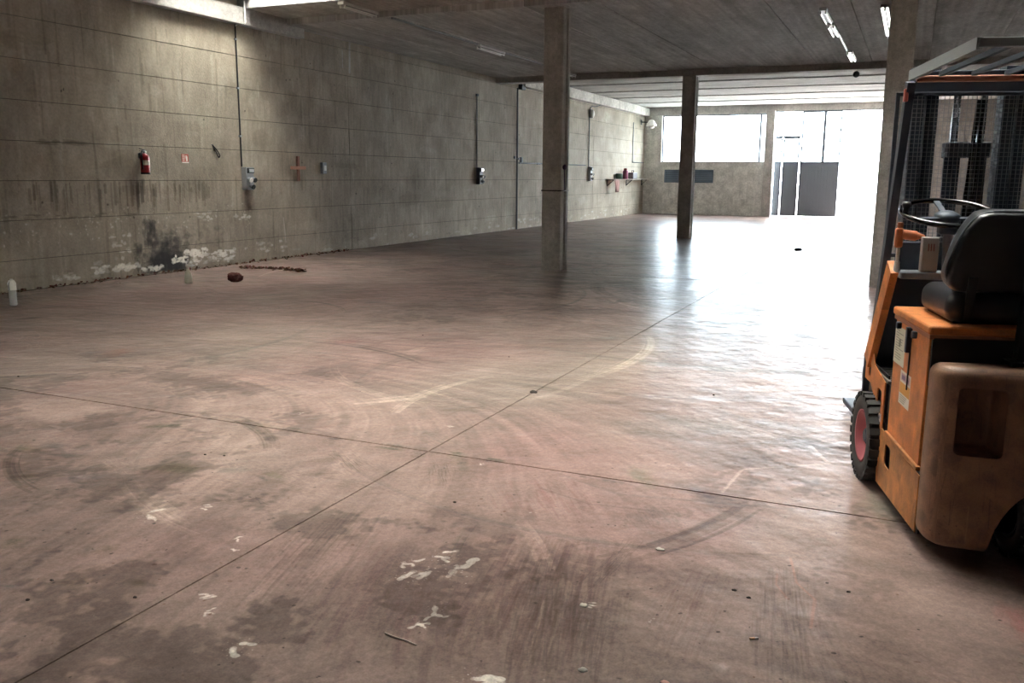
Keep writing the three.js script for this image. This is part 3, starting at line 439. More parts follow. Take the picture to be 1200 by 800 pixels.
  // counterweight: rounded block, two pockets, arch for the steered wheel
  {
    const sh = new THREE.Shape(), x0 = 0.052, x1 = W - 0.052, f = 0.775, b = 0.985, r = 0.1;
    sh.moveTo(x0, -f); sh.lineTo(x0, -(b - 0.07 - r)); sh.quadraticCurveTo(x0, -(b - 0.05), x0 + r, -(b - 0.035)); sh.quadraticCurveTo(C, -(b + 0.035), x1 - r, -(b - 0.035)); sh.quadraticCurveTo(x1, -(b - 0.05), x1, -(b - 0.07 - r)); sh.lineTo(x1, -f); sh.closePath();
    let g = new THREE.ExtrudeGeometry(sh, { depth: 0.65, bevelEnabled: true, bevelThickness: 0.05, bevelSize: 0.04, bevelOffset: -0.04, bevelSegments: 5, curveSegments: 16 }).rotateX(-Math.PI / 2).translate(0, 0.12, 0);   // shape y = -z
    g = g.clone(); const pocket = (u0, u1) => rbox(u0, u1, 0.47, 0.745, f + 0.03, b + 0.2, 0.02);
    const arch = new THREE.CylinderGeometry(0.225, 0.225, 0.6, 40).rotateX(Math.PI / 2).scale(1, 1.55, 1).translate(C + 0.01, 0.02, 0.95);
    g = cut(g, pocket(0.12, 0.292), pocket(W - 0.292, W - 0.12), arch, box(C - 0.2, C + 0.2, 0, 0.3, 0.7, 0.9));
    P('counterweight', toCreasedNormals(g, 0.6), K.weight);
  }
  // rear steered wheel
  const wheel = (name, u0, u1, y, v, R, rim) => {
    const w = u1 - u0, o = new THREE.Group(); o.name = name; o.position.set((u0 + u1) / 2, y, -v); forklift.add(o); const h = w / 2;
    put('tyre', [lathe([[R * 0.56, -h * 0.8], [R * 0.7, -h], [R * 0.9, -h * 0.96], [R * 0.965, -h * 0.8], [R * 0.97, h * 0.8], [R * 0.9, h * 0.96], [R * 0.7, h], [R * 0.56, h * 0.8]], 40).rotateZ(Math.PI / 2)], K.rubber, o);
    const lugs = []; for (let i = 0; i < 26; i++) for (const s of [-1, 1]) { const a = (i + (s > 0 ? 0.5 : 0)) / 26 * 6.283; lugs.push(new THREE.BoxGeometry(w * 0.47, R * 0.1, R * 0.15).translate(s * w * 0.265, R * 0.955, 0).rotateX(a)); }
    put('tread_blocks', lugs, K.rubber, o);
    put('rim', [lathe([[0.02, h * 0.35], [R * 0.3, h * 0.35], [R * 0.36, h * 0.5], [R * 0.46, h * 0.7], [R * 0.54, h * 0.9], [R * 0.6, h * 0.92], [R * 0.6, -h * 0.9], [R * 0.2, -h * 0.6]], 36).rotateZ(Math.PI / 2)], rim, o);
    const nuts = []; for (let i = 0; i < 5; i++) { const a = i / 5 * 6.283; nuts.push(new THREE.CylinderGeometry(0.009, 0.009, 0.02, 6).rotateZ(Math.PI / 2).translate(-h * 0.4, Math.cos(a) * R * 0.24, Math.sin(a) * R * 0.24)); }
    put('wheel_nuts', [...nuts, new THREE.CylinderGeometry(R * 0.14, R * 0.14, 0.05, 16).rotateZ(Math.PI / 2).translate(-h * 0.4, 0, 0)], K.steel, o);
    return o;
  };
  wheel('front_wheel', 0.0, 0.165, 0.23, 0.135, 0.23, K.pink); wheel('front_wheel', W - 0.165, W, 0.23, 0.135, 0.23, K.pink).rotation.y = Math.PI;
  wheel('rear_wheel', C - 0.085, C + 0.085, 0.2, -0.77, 0.2, K.steel);
  P('front_guard_plate', V(0.05, W - 0.05, 0.3, 0.62, 0.375, 0.4, 0.004), K.steel);
  // front cowl: sloped edges, dash
  for (const u of [0.052, W - 0.052]) P('cowl_edge', bar(pt(u, 0.6, 0.28), pt(u, 1.13, -0.04), 0.035, 0.1), K.orange);
  P('cowl_plate', bar(pt(C, 0.58, 0.27), pt(C, 1.1, -0.02), W - 0.14, 0.02), K.navy);
  P('dash', V(0.07, W - 0.07, 1.08, 1.115, -0.12, 0.04, 0.01), std(0x80868c, 0.5));
  P('dash_panel', V(0.08, W - 0.08, 1.11, 1.25, -0.0, 0.03, 0.008), K.navy);
  P('document_box', V(0.16, 0.235, 1.115, 1.28, -0.11, -0.07, 0.006), K.greyBox);
  put('box_print', [box(0.185, 0.19, 1.215, 1.25, 0.1105, 0.1115), box(0.197, 0.202, 1.215, 1.25, 0.1105, 0.1115), box(0.209, 0.214, 1.215, 1.25, 0.1105, 0.1115)], std(0x9a6a68, 0.7), forklift);
  const lever = P('lever_post', [rod(pt(0.065, 1.1, -0.06), pt(0.065, 1.16, -0.06), 0.018, 0.012), rod(pt(0.065, 1.16, -0.06), pt(0.065, 1.235, -0.06), 0.009)], K.white);
  P('lever_handle', [rbox(0.045, 0.082, 1.225, 1.32, 0.042, 0.078, 0.012), rod(pt(0.075, 1.29, -0.06), pt(0.14, 1.282, -0.06), 0.024), rod(pt(0.14, 1.282, -0.06), pt(0.18, 1.28, -0.06), 0.02, 0.006), rod(pt(0.066, 1.32, -0.06), pt(0.066, 1.345, -0.06), 0.013)], std(0xc87a52, 0.5), lever);
  for (let i = 0; i < 3; i++) P('hydraulic_lever', [rod(pt(0.62 + i * 0.07, 1.1, -0.05), pt(0.62 + i * 0.07, 1.3, -0.12), 0.007), new THREE.SphereGeometry(0.02, 12, 8).translate(0.62 + i * 0.07, 1.305, 0.12)], K.black);
  // steering column and wheel
  P('steering_column', [rod(pt(0.31, 1.1, 0.0), pt(0.222, 1.385, -0.25), 0.022), rbox(0.19, 0.27, 1.3, 1.37, 0.19, 0.25, 0.015)], K.steel);
  {
    const s = new THREE.Group(); s.name = 'steering_wheel'; s.position.set(0.215, 1.4, 0.26); s.rotation.x = 15 * D; forklift.add(s);
    put('wheel_ring', new THREE.TorusGeometry(0.195, 0.0125, 12, 56).rotateX(Math.PI / 2), phys(0x15171a, 0.25, { clearcoat: 0.5 }), s);
    put('wheel_hub', lathe([[0, -0.05], [0.05, -0.05], [0.055, -0.01], [0.03, 0.005], [0, 0.008]], 24), K.steel, s);
    for (let i = 0; i < 3; i++) { const a = i / 3 * 6.283 + 0.5; put('wheel_spoke', bar([0.03 * Math.cos(a), -0.02, 0.03 * Math.sin(a)], [0.192 * Math.cos(a), 0, 0.192 * Math.sin(a)], 0.026, 0.008, [-Math.sin(a), 0, Math.cos(a)]), K.steel, s); }
    put('wheel_knob', lathe([[0, 0], [0.014, 0], [0.012, 0.02], [0.02, 0.032], [0.018, 0.048], [0, 0.052]], 16).translate(-0.19, 0.008, 0.03), K.black, s);
  }
  // seat
  const cush = (w, h, d, r) => new RoundedBoxGeometry(w, h, d, 5, r);
  const seat = P('seat_cushion', cush(0.5, 0.135, 0.44, 0.055).translate(0.375, 1.025, 0.47), K.vinyl);
  P('seat_base', V(0.16, 0.6, 0.95, 0.985, -0.66, -0.28, 0.008), K.black, seat);
  const back = P('seat_back', toCreasedNormals((() => { const sh = new THREE.Shape(); const w = 0.245, h = 0.3; sh.moveTo(-w, 0.05); sh.quadraticCurveTo(-w, 0, -w + 0.05, 0); sh.lineTo(w - 0.05, 0); sh.quadraticCurveTo(w, 0, w, 0.05); sh.quadraticCurveTo(w - 0.02, h * 0.75, w - 0.085, h - 0.01); sh.quadraticCurveTo(w - 0.11, h, w - 0.14, h); sh.lineTo(-w + 0.14, h); sh.quadraticCurveTo(-w + 0.11, h, -w + 0.085, h - 0.01); sh.quadraticCurveTo(-w + 0.02, h * 0.75, -w, 0.05); return new THREE.ExtrudeGeometry(sh, { depth: 0.06, bevelEnabled: true, bevelThickness: 0.028, bevelSize: 0.016, bevelSegments: 4, curveSegments: 14 }); })(), 0.9).rotateX(0.16).translate(0.365, 1.12, 0.62), K.vinyl);
  { const o = [[-0.245, 0.05], [-0.23, 0.15], [-0.2, 0.23], [-0.16, 0.285], [-0.11, 0.302], [0, 0.304], [0.11, 0.302], [0.16, 0.285], [0.2, 0.23], [0.23, 0.15], [0.245, 0.05], [0.2, -0.005], [0, -0.008], [-0.2, -0.005]].map(([a, b]) => [a * 1.07, b * 1.045, 0.062]); put('seat_piping', tube(o, 0.006, 90, 8, true).rotateX(0.16).translate(0.365, 1.12, 0.62), std(0x6d747a, 0.5), back); }
  for (const u of [0.2, 0.53]) P('seat_bracket', bar(pt(u, 0.97, -0.69), pt(u, 1.16, -0.725), 0.035, 0.012), K.black, back);
  // overhead guard
  for (const u of [0.075, W - 0.075]) P('guard_leg', bar(pt(u, 0.6, 0.335), pt(u, 2.0, 0.02), 0.036, 0.05), K.steel);
  for (const u of [0.075, W - 0.075]) P('guard_rail', bar(pt(u, 2.03, 0.02), pt(u, 2.045, -0.92), 0.022, 0.045, [1, 0, 0]), K.guard);
  P('guard_front_bar', rbox(0.1, W - 0.1, 2.0, 2.028, -0.035, 0.005, 0.008), K.rust);
  P('guard_rear_bar', rbox(0.07, W - 0.07, 2.03, 2.065, 0.91, 0.93, 0.006), K.guard);
  for (let i = 0; i < 5; i++) P('guard_slat', bar(pt(0.2 + i * 0.1425, 2.033, -0.01), pt(0.2 + i * 0.1425, 2.047, -0.915), 0.022, 0.02), K.steel);
  for (const u of [0.385, W - 0.385]) { const p = P('rear_post', bar(pt(u, 0.83, -0.8), pt(u, 2.04, -0.9), 0.05, 0.05), K.black); P('post_foot', V(u - 0.055, u + 0.055, 0.815, 0.835, -0.86, -0.755, 0.004), K.black, p); }
  P('reflector', rbox(0.05, 0.068, 1.91, 1.97, -0.035, -0.005, 0.005), std(0xc86a60, 0.4));
  // mast, lift cylinders, mesh, carriage and forks
  const mast = P('mast', [0.2, 0.27, W - 0.33, W - 0.26].flatMap((u) => [V(u, u + 0.018, 0.08, 2.12, 0.46, 0.56, 0.003), V(u, u + 0.06, 0.08, 2.12, 0.46, 0.475, 0.003), V(u, u + 0.06, 0.08, 2.12, 0.545, 0.56, 0.003)]), K.steel);
  P('mast_crossbar', [V(0.2, W - 0.2, 1.98, 2.1, 0.445, 0.465), V(0.2, W - 0.2, 1.15, 1.25, 0.445, 0.465), V(0.2, W - 0.2, 0.3, 0.42, 0.445, 0.465)], K.steel, mast);
  for (const u of [0.43, 0.56]) { const c = P('lift_cylinder', rod(pt(u, 0.15, 0.5), pt(u, 1.72, 0.5), 0.04), K.navy); P('piston_rod', rod(pt(u, 1.72, 0.5), pt(u, 2.05, 0.5), 0.018), K.chrome, c); }
  P('cylinder_bracket', V(0.39, 0.6, 1.66, 1.74, 0.44, 0.56), K.steel); P('hose_bundle', [tube([pt(0.48, 0.5, 0.45), pt(0.47, 1.0, 0.44), pt(0.5, 1.5, 0.44), pt(0.52, 1.95, 0.45)], 0.012), tube([pt(0.51, 0.5, 0.45), pt(0.5, 1.0, 0.44), pt(0.53, 1.5, 0.44), pt(0.54, 1.95, 0.45)], 0.012)], K.black);
  const mesh = []; for (let u = 0.13; u <= W - 0.12; u += 0.022) mesh.push(box(u - 0.0014, u + 0.0014, 1.16, 1.97, -0.432, -0.4292)); for (let y = 1.16; y <= 1.98; y += 0.022) mesh.push(box(0.12, W - 0.12, y - 0.0014, y + 0.0014, -0.4292, -0.4264));
  P('mesh_guard', mesh, std(0x9aa0a4, 0.4, { metalness: 0.5 })); P('mesh_frame', [V(0.11, W - 0.11, 1.97, 1.99, 0.42, 0.44, 0.003), V(0.11, W - 0.11, 1.14, 1.16, 0.42, 0.44, 0.003), V(0.11, 0.13, 1.14, 1.99, 0.42, 0.44, 0.003), V(W - 0.13, W - 0.11, 1.14, 1.99, 0.42, 0.44, 0.003)], K.steel);
  P('carriage', [V(0.1, W - 0.1, 0.12, 0.2, 0.6, 0.64), V(0.1, W - 0.1, 0.42, 0.5, 0.6, 0.64), V(0.12, 0.17, 0.2, 0.42, 0.6, 0.63), V(W - 0.17, W - 0.12, 0.2, 0.42, 0.6, 0.63)], K.steel);
  for (const u of [0.22, W - 0.32]) P('fork', [V(u, u + 0.1, 0.02, 0.6, 0.645, 0.685), V(u, u + 0.1, 0.02, 0.058, 0.66, 1.7)], K.steel);
}
// ------------------------------------------------------------------ things on the left wall
const XW = XL + 0.004;
{
  // fire extinguisher, hanging from its bracket
  const e = thing('fire_extinguisher', 'red fire extinguisher hanging on the concrete wall', 'extinguisher', [XW + 0.1, 1.55, -10.17]);
  const red = phys(0x8e1d22, 0.32, { clearcoat: 0.6, clearcoatRoughness: 0.2 }), cyl = put('cylinder', lathe([[0, 0], [0.06, 0], [0.068, 0.012], [0.068, 0.235], [0.058, 0.27], [0.03, 0.292], [0.022, 0.3], [0, 0.3]], 32), red, e);
  put('label_band', new THREE.CylinderGeometry(0.0688, 0.0688, 0.07, 20, 1, true, 0.3, 1.8).translate(0, 0.16, 0), std(0xcfc4bc, 0.5), cyl);
  put('foot_ring', lathe([[0.058, -0.012], [0.068, -0.012], [0.07, 0.015], [0.062, 0.015]], 28), M.black, e);
  put('valve', [rod([0, 0.298, 0], [0, 0.335, 0], 0.018), box(-0.018, 0.018, 0.325, 0.345, -0.02, 0.03)], M.galv, e);
  put('handle', [bar([0, 0.345, -0.01], [0, 0.365, 0.09], 0.02, 0.008), bar([0, 0.33, 0.0], [0, 0.33, 0.09], 0.02, 0.008)], M.black, e);
  put('gauge', new THREE.CylinderGeometry(0.016, 0.016, 0.014, 14).rotateZ(Math.PI / 2).translate(0.026, 0.318, 0), M.whitePlastic, e);
  put('hose', tube([[0.0, 0.325, 0.03], [0.03, 0.33, 0.075], [0.05, 0.24, 0.1], [0.045, 0.12, 0.09], [0.04, 0.06, 0.085]], 0.011), M.blackRubber, e);
  put('bracket', [box(-0.1, -0.05, 0.22, 0.3, -0.025, 0.025), box(-0.09, -0.02, 0.295, 0.31, -0.015, 0.015)], M.galv, e);
}
{
  const c = canvasOf(128, 128), x = c.getContext('2d');
  x.fillStyle = '#b4584e'; x.fillRect(0, 0, 128, 128); x.fillStyle = '#e6ded2';
  x.fillRect(0, 112, 128, 16); for (let j = 0; j < 4; j++) x.fillRect(12, 14 + j * 24, 42, 9);            // flames
  x.fillRect(78, 36, 30, 66); x.fillRect(86, 20, 14, 18); x.fillRect(62, 24, 30, 7); x.fillRect(62, 24, 7, 40); // extinguisher pictogram
  const s = thing('extinguisher_sign', 'small red and white fire extinguisher sign on the concrete wall', 'sign', [XW + 0.001, 1.72, -11.095]);
  const g = box(0, 0.003, 0, 0.14, -0.075, 0.075); uvBy(g, (X, y, z) => [(0.075 - z) / 0.15, y / 0.14]);
  put('sign_plate', g, std(0xffffff, 0.5, { map: canvasTex(c) }), s);
  const h = thing('cable_loop', 'black strap loop hung on a nail in the wall right of the extinguisher sign', 'strap', [XW, 1.82, -11.77]);
  put('nail', rod([-0.01, 0.205, 0.06], [0.04, 0.21, 0.06], 0.004), M.galv, h);
  put('loop', tube([[0.02, 0.21, 0.06], [0.025, 0.14, 0.03], [0.03, 0.06, -0.035], [0.03, 0.005, -0.07], [0.03, 0.03, -0.09], [0.03, 0.09, -0.055], [0.025, 0.16, 0.012], [0.02, 0.2, 0.055]], 0.009, 60), M.blackRubber, h);
}
function socketBox(z, y, h, label, dark) {            // industrial socket column: back box, breaker window, round sockets with flip caps
  const o = thing('socket_box', label, 'socket box', [XW, y, z], 0, 'industrial sockets on the left wall');
  put('enclosure', rbox(0.0, 0.11, 0, h, -0.1, 0.1, 0.012), dark ? M.darkGrey : M.greyPlastic, o);
  const br = put('breaker_window', rbox(0.108, 0.145, h * 0.74, h * 0.97, -0.08, 0.08, 0.01), M.darkGrey, o);
  put('window_glaze', rbox(0.143, 0.15, h * 0.78, h * 0.92, -0.06, 0.06, 0.003), phys(0xdde3e8, 0.1, { clearcoat: 1 }), br);
  for (const [k, s] of [[0.5, 0.05], [0.5, -0.05], [0.2, 0.0]]) {
    const q = put('socket', rod([0.105, h * k, s], [0.17, h * k - 0.025, s], 0.036, 0.04, 18), M.greyPlastic, o);
    put('flip_cap', rod([0.17, h * k - 0.025, s], [0.185, h * k - 0.03, s], 0.044, 0.04, 18), k > 0.3 && s > 0 ? M.whitePlastic : M.black, q);
  }
  return o;
}
socketBox(-12.5, 1.28, 0.39, 'grey industrial socket box under a black conduit beside the wooden cross');
socketBox(-21.7, 1.33, 0.44, 'dark industrial socket box under a thin conduit before the downpipe', true);
socketBox(-30.7, 1.4, 0.5, 'grey industrial socket box near the wall shelf');
{
  const c1 = thing('conduit', 'black conduit running from the wall top down to the socket box by the cross', 'conduit', [XW, 1.68, -12.4]);
  put('pipe', rod([0.02, 0, 0], [0.02, 2.36, 0], 0.013), M.black, c1); for (const y of [0.5, 1.3, 2.1]) put('clip', box(0, 0.035, y, y + 0.03, -0.022, 0.022), M.greyPlastic, c1);
  put('elbow', tube([[0.02, 2.33, 0], [0.05, 2.36, -0.03], [0.18, 2.37, -0.06], [0.19, 2.45, -0.06], [0.19, 2.72, -0.05]], 0.014), M.whitePlastic, c1);
  const c2 = thing('conduit', 'thin grey conduit above the dark socket box', 'conduit', [XW, 1.77, -21.62]);
  put('pipe', rod([0.016, 0, 0], [0.016, 1.85, 0], 0.014), M.darkGrey, c2); put('cap', box(0, 0.05, 1.84, 1.9, -0.04, 0.04), M.darkGrey, c2);
  const c3 = thing('downpipe', 'full-height dark pipe on the wall beside the concrete joint', 'pipe', [XW + 0.012, 0, -24.22]);
  put('pipe', rod([0.03, 0.0, 0], [0.03, 4.05, 0], 0.026), M.darkGrey, c3); put('junction_box', rbox(0, 0.12, 4.02, 4.17, -0.4, -0.12, 0.01), M.darkGrey, c3); put('valve', rod([0.03, 2.05, 0], [0.1, 2.05, 0], 0.03), M.greyPlastic, c3); put('clamp', rod([0.05, 2.1, -0.25], [0.05, 1.95, -0.25], 0.05), M.greyPlastic, c3); put('clamp', rod([0.04, 2.05, 0.2], [0.04, 2.12, 0.2], 0.035), M.greyPlastic, c3);
  const c4 = thing('cable_run', 'horizontal grey cable run from the downpipe along the wall', 'conduit', [XW, 1.93, -24.4]);
  put('pipe', rod([0.02, 0, 0], [0.02, 0.02, -5.9], 0.018), M.darkGrey, c4); put('coupling', [rod([0.02, 0.005, -1.4], [0.02, 0.005, -1.62], 0.03)], M.darkGrey, c4);
  const c5 = thing('conduit', 'grey conduit with a kinked top above the socket box near the shelf', 'conduit', [XW, 1.9, -30.62]);
  put('pipe', rod([0.02, 0, 0], [0.02, 1.7, 0], 0.016), M.darkGrey, c5); put('elbow', tube([[0.02, 1.95, 0], [0.03, 2.08, -0.1], [0.06, 2.12, -0.5], [0.12, 2.2, -0.9]], 0.014), M.darkGrey, c5);
  const l = thing('wall_lamp', 'small white bulkhead lamp on the conduit near the shelf', 'lamp', [XW, 3.6, -30.68]);
  put('lamp_base', rbox(0, 0.08, 0, 0.3, -0.1, 0.1, 0.02), M.greyPlastic, l); put('lamp_cover', new THREE.SphereGeometry(0.1, 18, 12).scale(0.8, 1.5, 0.9).translate(0.1, 0.14, 0), M.whitePlastic, l);
  const c6 = thing('conduit', 'pale conduit down to the shelf end by the corner', 'conduit', [XW, 2.15, -36.1]);
  put('pipe', rod([0.02, 0, 0], [0.02, 1.6, 0], 0.016), M.greyPlastic, c6); put('side_pipe', rod([0.02, 0.0, 0], [0.02, 0.0, -1.7], 0.016), M.darkGrey, c6);
}
{
  const wood = std(0x8a5d4c, 0.7), c = thing('wall_cross', 'plain reddish wooden cross on the concrete wall', 'cross', [XW + 0.02, 1.43, -13.94]);
  put('upright', rbox(0, 0.04, 0, 0.46, -0.028, 0.028, 0.004), wood, c); put('crossbar', rbox(-0.004, 0.05, 0.215, 0.275, -0.2, 0.2, 0.004), std(0xb98672, 0.7), c);
  const s = thing('switch_box', 'small grey switch box right of the wooden cross', 'switch', [XW, 1.57, -14.75]);
  put('housing', rbox(0, 0.07, 0, 0.22, -0.065, 0.065, 0.012), M.greyPlastic, s); put('rocker', rbox(0.068, 0.082, 0.06, 0.16, -0.035, 0.035, 0.004), M.whitePlastic, s);
}
// shelf with odds and ends
{
  const s = thing('wall_shelf', 'long pale wooden shelf on brackets near the far corner', 'shelf', [XW, 1.44, -32.75]);
  put('board', rbox(0, 0.3, 0, 0.03, -5.05, 0, 0.004), std(0xa59a8c, 0.7), s);
  for (const z of [-0.15, -2.6, -4.8]) put('shelf_bracket', [box(0, 0.26, -0.02, 0, z - 0.015, z + 0.015), box(0, 0.02, -0.24, 0, z - 0.015, z + 0.015), bar([0.01, -0.22, z], [0.24, -0.015, z], 0.02, 0.02, [0, 0, 1])], M.darkGrey, s);
  const Y = 1.471;
  const t = thing('tin_can', 'dark green paint tin at the end of the row on the wall shelf', 'tin', [XL + 0.16, Y, -33.9]); put('can', lathe([[0, 0], [0.13, 0], [0.13, 0.2], [0.12, 0.21], [0, 0.205]], 20), std(0x35503f, 0.5), t); put('can_rim', new THREE.TorusGeometry(0.126, 0.008, 8, 24).rotateX(Math.PI / 2).translate(0, 0.205, 0), M.galv, t);
  const b = thing('spray_can', 'reddish purple can between the tin and the grey box on the shelf', 'can', [XL + 0.16, Y, -34.7]); put('can', lathe([[0, 0], [0.11, 0], [0.11, 0.3], [0.07, 0.35], [0.05, 0.35], [0.05, 0.38], [0, 0.385]], 20), std(0x8d4a66, 0.5), b); put('can_cap', lathe([[0, 0.33], [0.075, 0.33], [0.075, 0.41], [0, 0.42]], 16), std(0x9a5a52, 0.5), b);
  const k = thing('tool_case', 'grey tool case with handle on the wall shelf', 'case', [XL + 0.16, Y, -35.75]); put('case_body', rbox(-0.11, 0.11, 0, 0.26, -0.3, 0.3, 0.03), std(0x6e6a70, 0.6), k); put('case_handle', tube([[0, 0.25, -0.12], [0, 0.34, -0.1], [0, 0.35, 0], [0, 0.34, 0.1], [0, 0.25, 0.12]], 0.014), M.black, k);
  const r = thing('hanging_rag', 'pinkish rag hanging from the front of the wall shelf', 'rag', [XL + 0.3, 1.02, -33.2]);
  const g = new THREE.PlaneGeometry(0.5, 0.45, 16, 12); { const p = g.attributes.position; for (let i = 0; i < p.count; i++) p.setXYZ(i, p.getX(i) * (0.8 + 0.2 * Math.sin(p.getY(i) * 9)), p.getY(i) - 0.05 * Math.abs(Math.sin(p.getX(i) * 9)), 0.025 * Math.sin(p.getX(i) * 34 + p.getY(i) * 3)); g.computeVertexNormals(); }
  const g2 = g.clone().translate(0, 0, -0.006); put('cloth', [g.rotateY(Math.PI / 2).translate(0.012, 0.225, 0), g2.rotateY(Math.PI / 2).translate(0.012, 0.225, 0)], std(0xc9a59c, 0.9, { side: THREE.DoubleSide }), r);
  const w = thing('flood_lamp', 'white flood lamp on a bracket in the far corner under the ledge', 'lamp', [XL + 0.02, 3.62, -37.3]);
  put('lamp_arm', [rod([-0.02, 0.2, 0], [0.3, 0.2, 0], 0.02), box(-0.02, 0.0, 0.1, 0.3, -0.08, 0.08)], M.darkGrey, w);
  put('lamp_housing', lathe([[0.02, 0.24], [0.1, 0.22], [0.2, 0.06], [0.24, -0.02], [0.22, -0.02], [0.1, 0.1]], 24).translate(0.42, 0.06, 0), M.whitePlastic, w); put('lamp_globe', new THREE.SphereGeometry(0.15, 20, 14).translate(0.42, 0.07, 0), phys(0xf6f4ee, 0.3, { transmission: 0.4, thickness: 0 }), w);
}
// vent board on the end wall
{
  const v = thing('vent_board', 'wide dark louvred board on the end wall under the windows', 'vent', [-8.73, 1.33, ZF + 0.002]);
  put('frame', [box(-1.04, 1.04, 0, 0.03, 0, 0.05), box(-1.04, 1.04, 0.51, 0.54, 0, 0.05), box(-1.04, -1.01, 0.03, 0.51, 0, 0.05), box(1.01, 1.04, 0.03, 0.51, 0, 0.05)], M.blueSteel, v);
  put('backing', box(-1.01, 1.01, 0.03, 0.51, 0, 0.01), M.darkGrey, v);
  for (let i = 0; i < 8; i++) put('louvre', box(-1.005, 1.005, -0.026, 0.026, -0.003, 0.003).rotateX(-0.6).translate(0, 0.062 + i * 0.0595, 0.03), M.blueSteel, v);
}
// ------------------------------------------------------------------ ceiling fittings
function tubeLight(x, y, z0, z1, label, twin = true) {
  const o = thing('tube_light', label, 'light', [x, y, (z0 + z1) / 2], 0, 'fluorescent fittings under the ceiling'), h = (z1 - z0) / 2;
  put('fitting', rbox(-0.06, 0.06, 0.02, 0.07, -h, h, 0.008), phys(0xe9e9e4, 0.25, { clearcoat: 0.6, clearcoatRoughness: 0.1 }), o);
  for (const s of twin ? [-0.04, 0.04] : [0]) { put('tube', rod([s, -0.005, -h + 0.05], [s, -0.005, h - 0.05], 0.014), phys(0xf6f6f2, 0.15, { clearcoat: 1 }), o); for (const q of [-1, 1]) put('tube_holder', box(s - 0.012, s + 0.012, -0.024, 0.024, q * (h - 0.05) - 0.012, q * (h - 0.05) + 0.012), M.whitePlastic, o); }
  return o;
}
tubeLight(-8.64, 4.22, -13.58, -12.55, 'cream fluorescent fitting under the deep beam soffit');
tubeLight(-8.38, 4.13, -18.25, -17.0, 'fluorescent fitting on the long trunking beside the wire-tied pillar');
tubeLight(-8.38, 4.13, -22.75, -21.6, 'fluorescent fitting at the end of the trunking by the cross beam');
tubeLight(-1.53, 4.13, -16.6, -15.4, 'twin fluorescent fitting over the aisle, first of the line from the roof light');
tubeLight(-1.53, 4.13, -18.1, -16.9, 'twin fluorescent fitting in the middle of the line over the aisle');
tubeLight(-1.45, 4.13, -22.0, -20.6, 'twin fluorescent fitting over the aisle next to the cross beam');
tubeLight(-0.63, 4.13, -18.5, -15.5, 'long single fluorescent fitting above the pillar by the forklift', false);
{
  const a = thing('light_trunking', 'thin pale trunking carrying lamps along the ceiling near the left wall', 'trunking', [-8.36, 4.17, -13.65]);
  put('rail', [box(-0.02, 0.02, 0, 0.03, -3.3, 0), box(-0.02, 0.02, 0, 0.03, -7.9, -4.62)], M.greyPlastic, a);
  const b = thing('light_trunking', 'thin pale trunking joining the lamps over the aisle', 'trunking', [-1.49, 4.17, -18.15]);
  put('rail', box(-0.02, 0.02, 0, 0.03, -2.4, 0), M.whitePlastic, b);
  const s = thing('ceiling_sensor', 'small dark sensor hanging below the far ceiling', 'sensor', [-1.52, 4.03, -24.3]);
  put('stem', rod([0, 0.1, 0], [0, 0.42, 0], 0.012), M.darkGrey, s); put('dome', new THREE.SphereGeometry(0.08, 16, 10).translate(0, 0.06, 0), M.darkGrey, s);
}
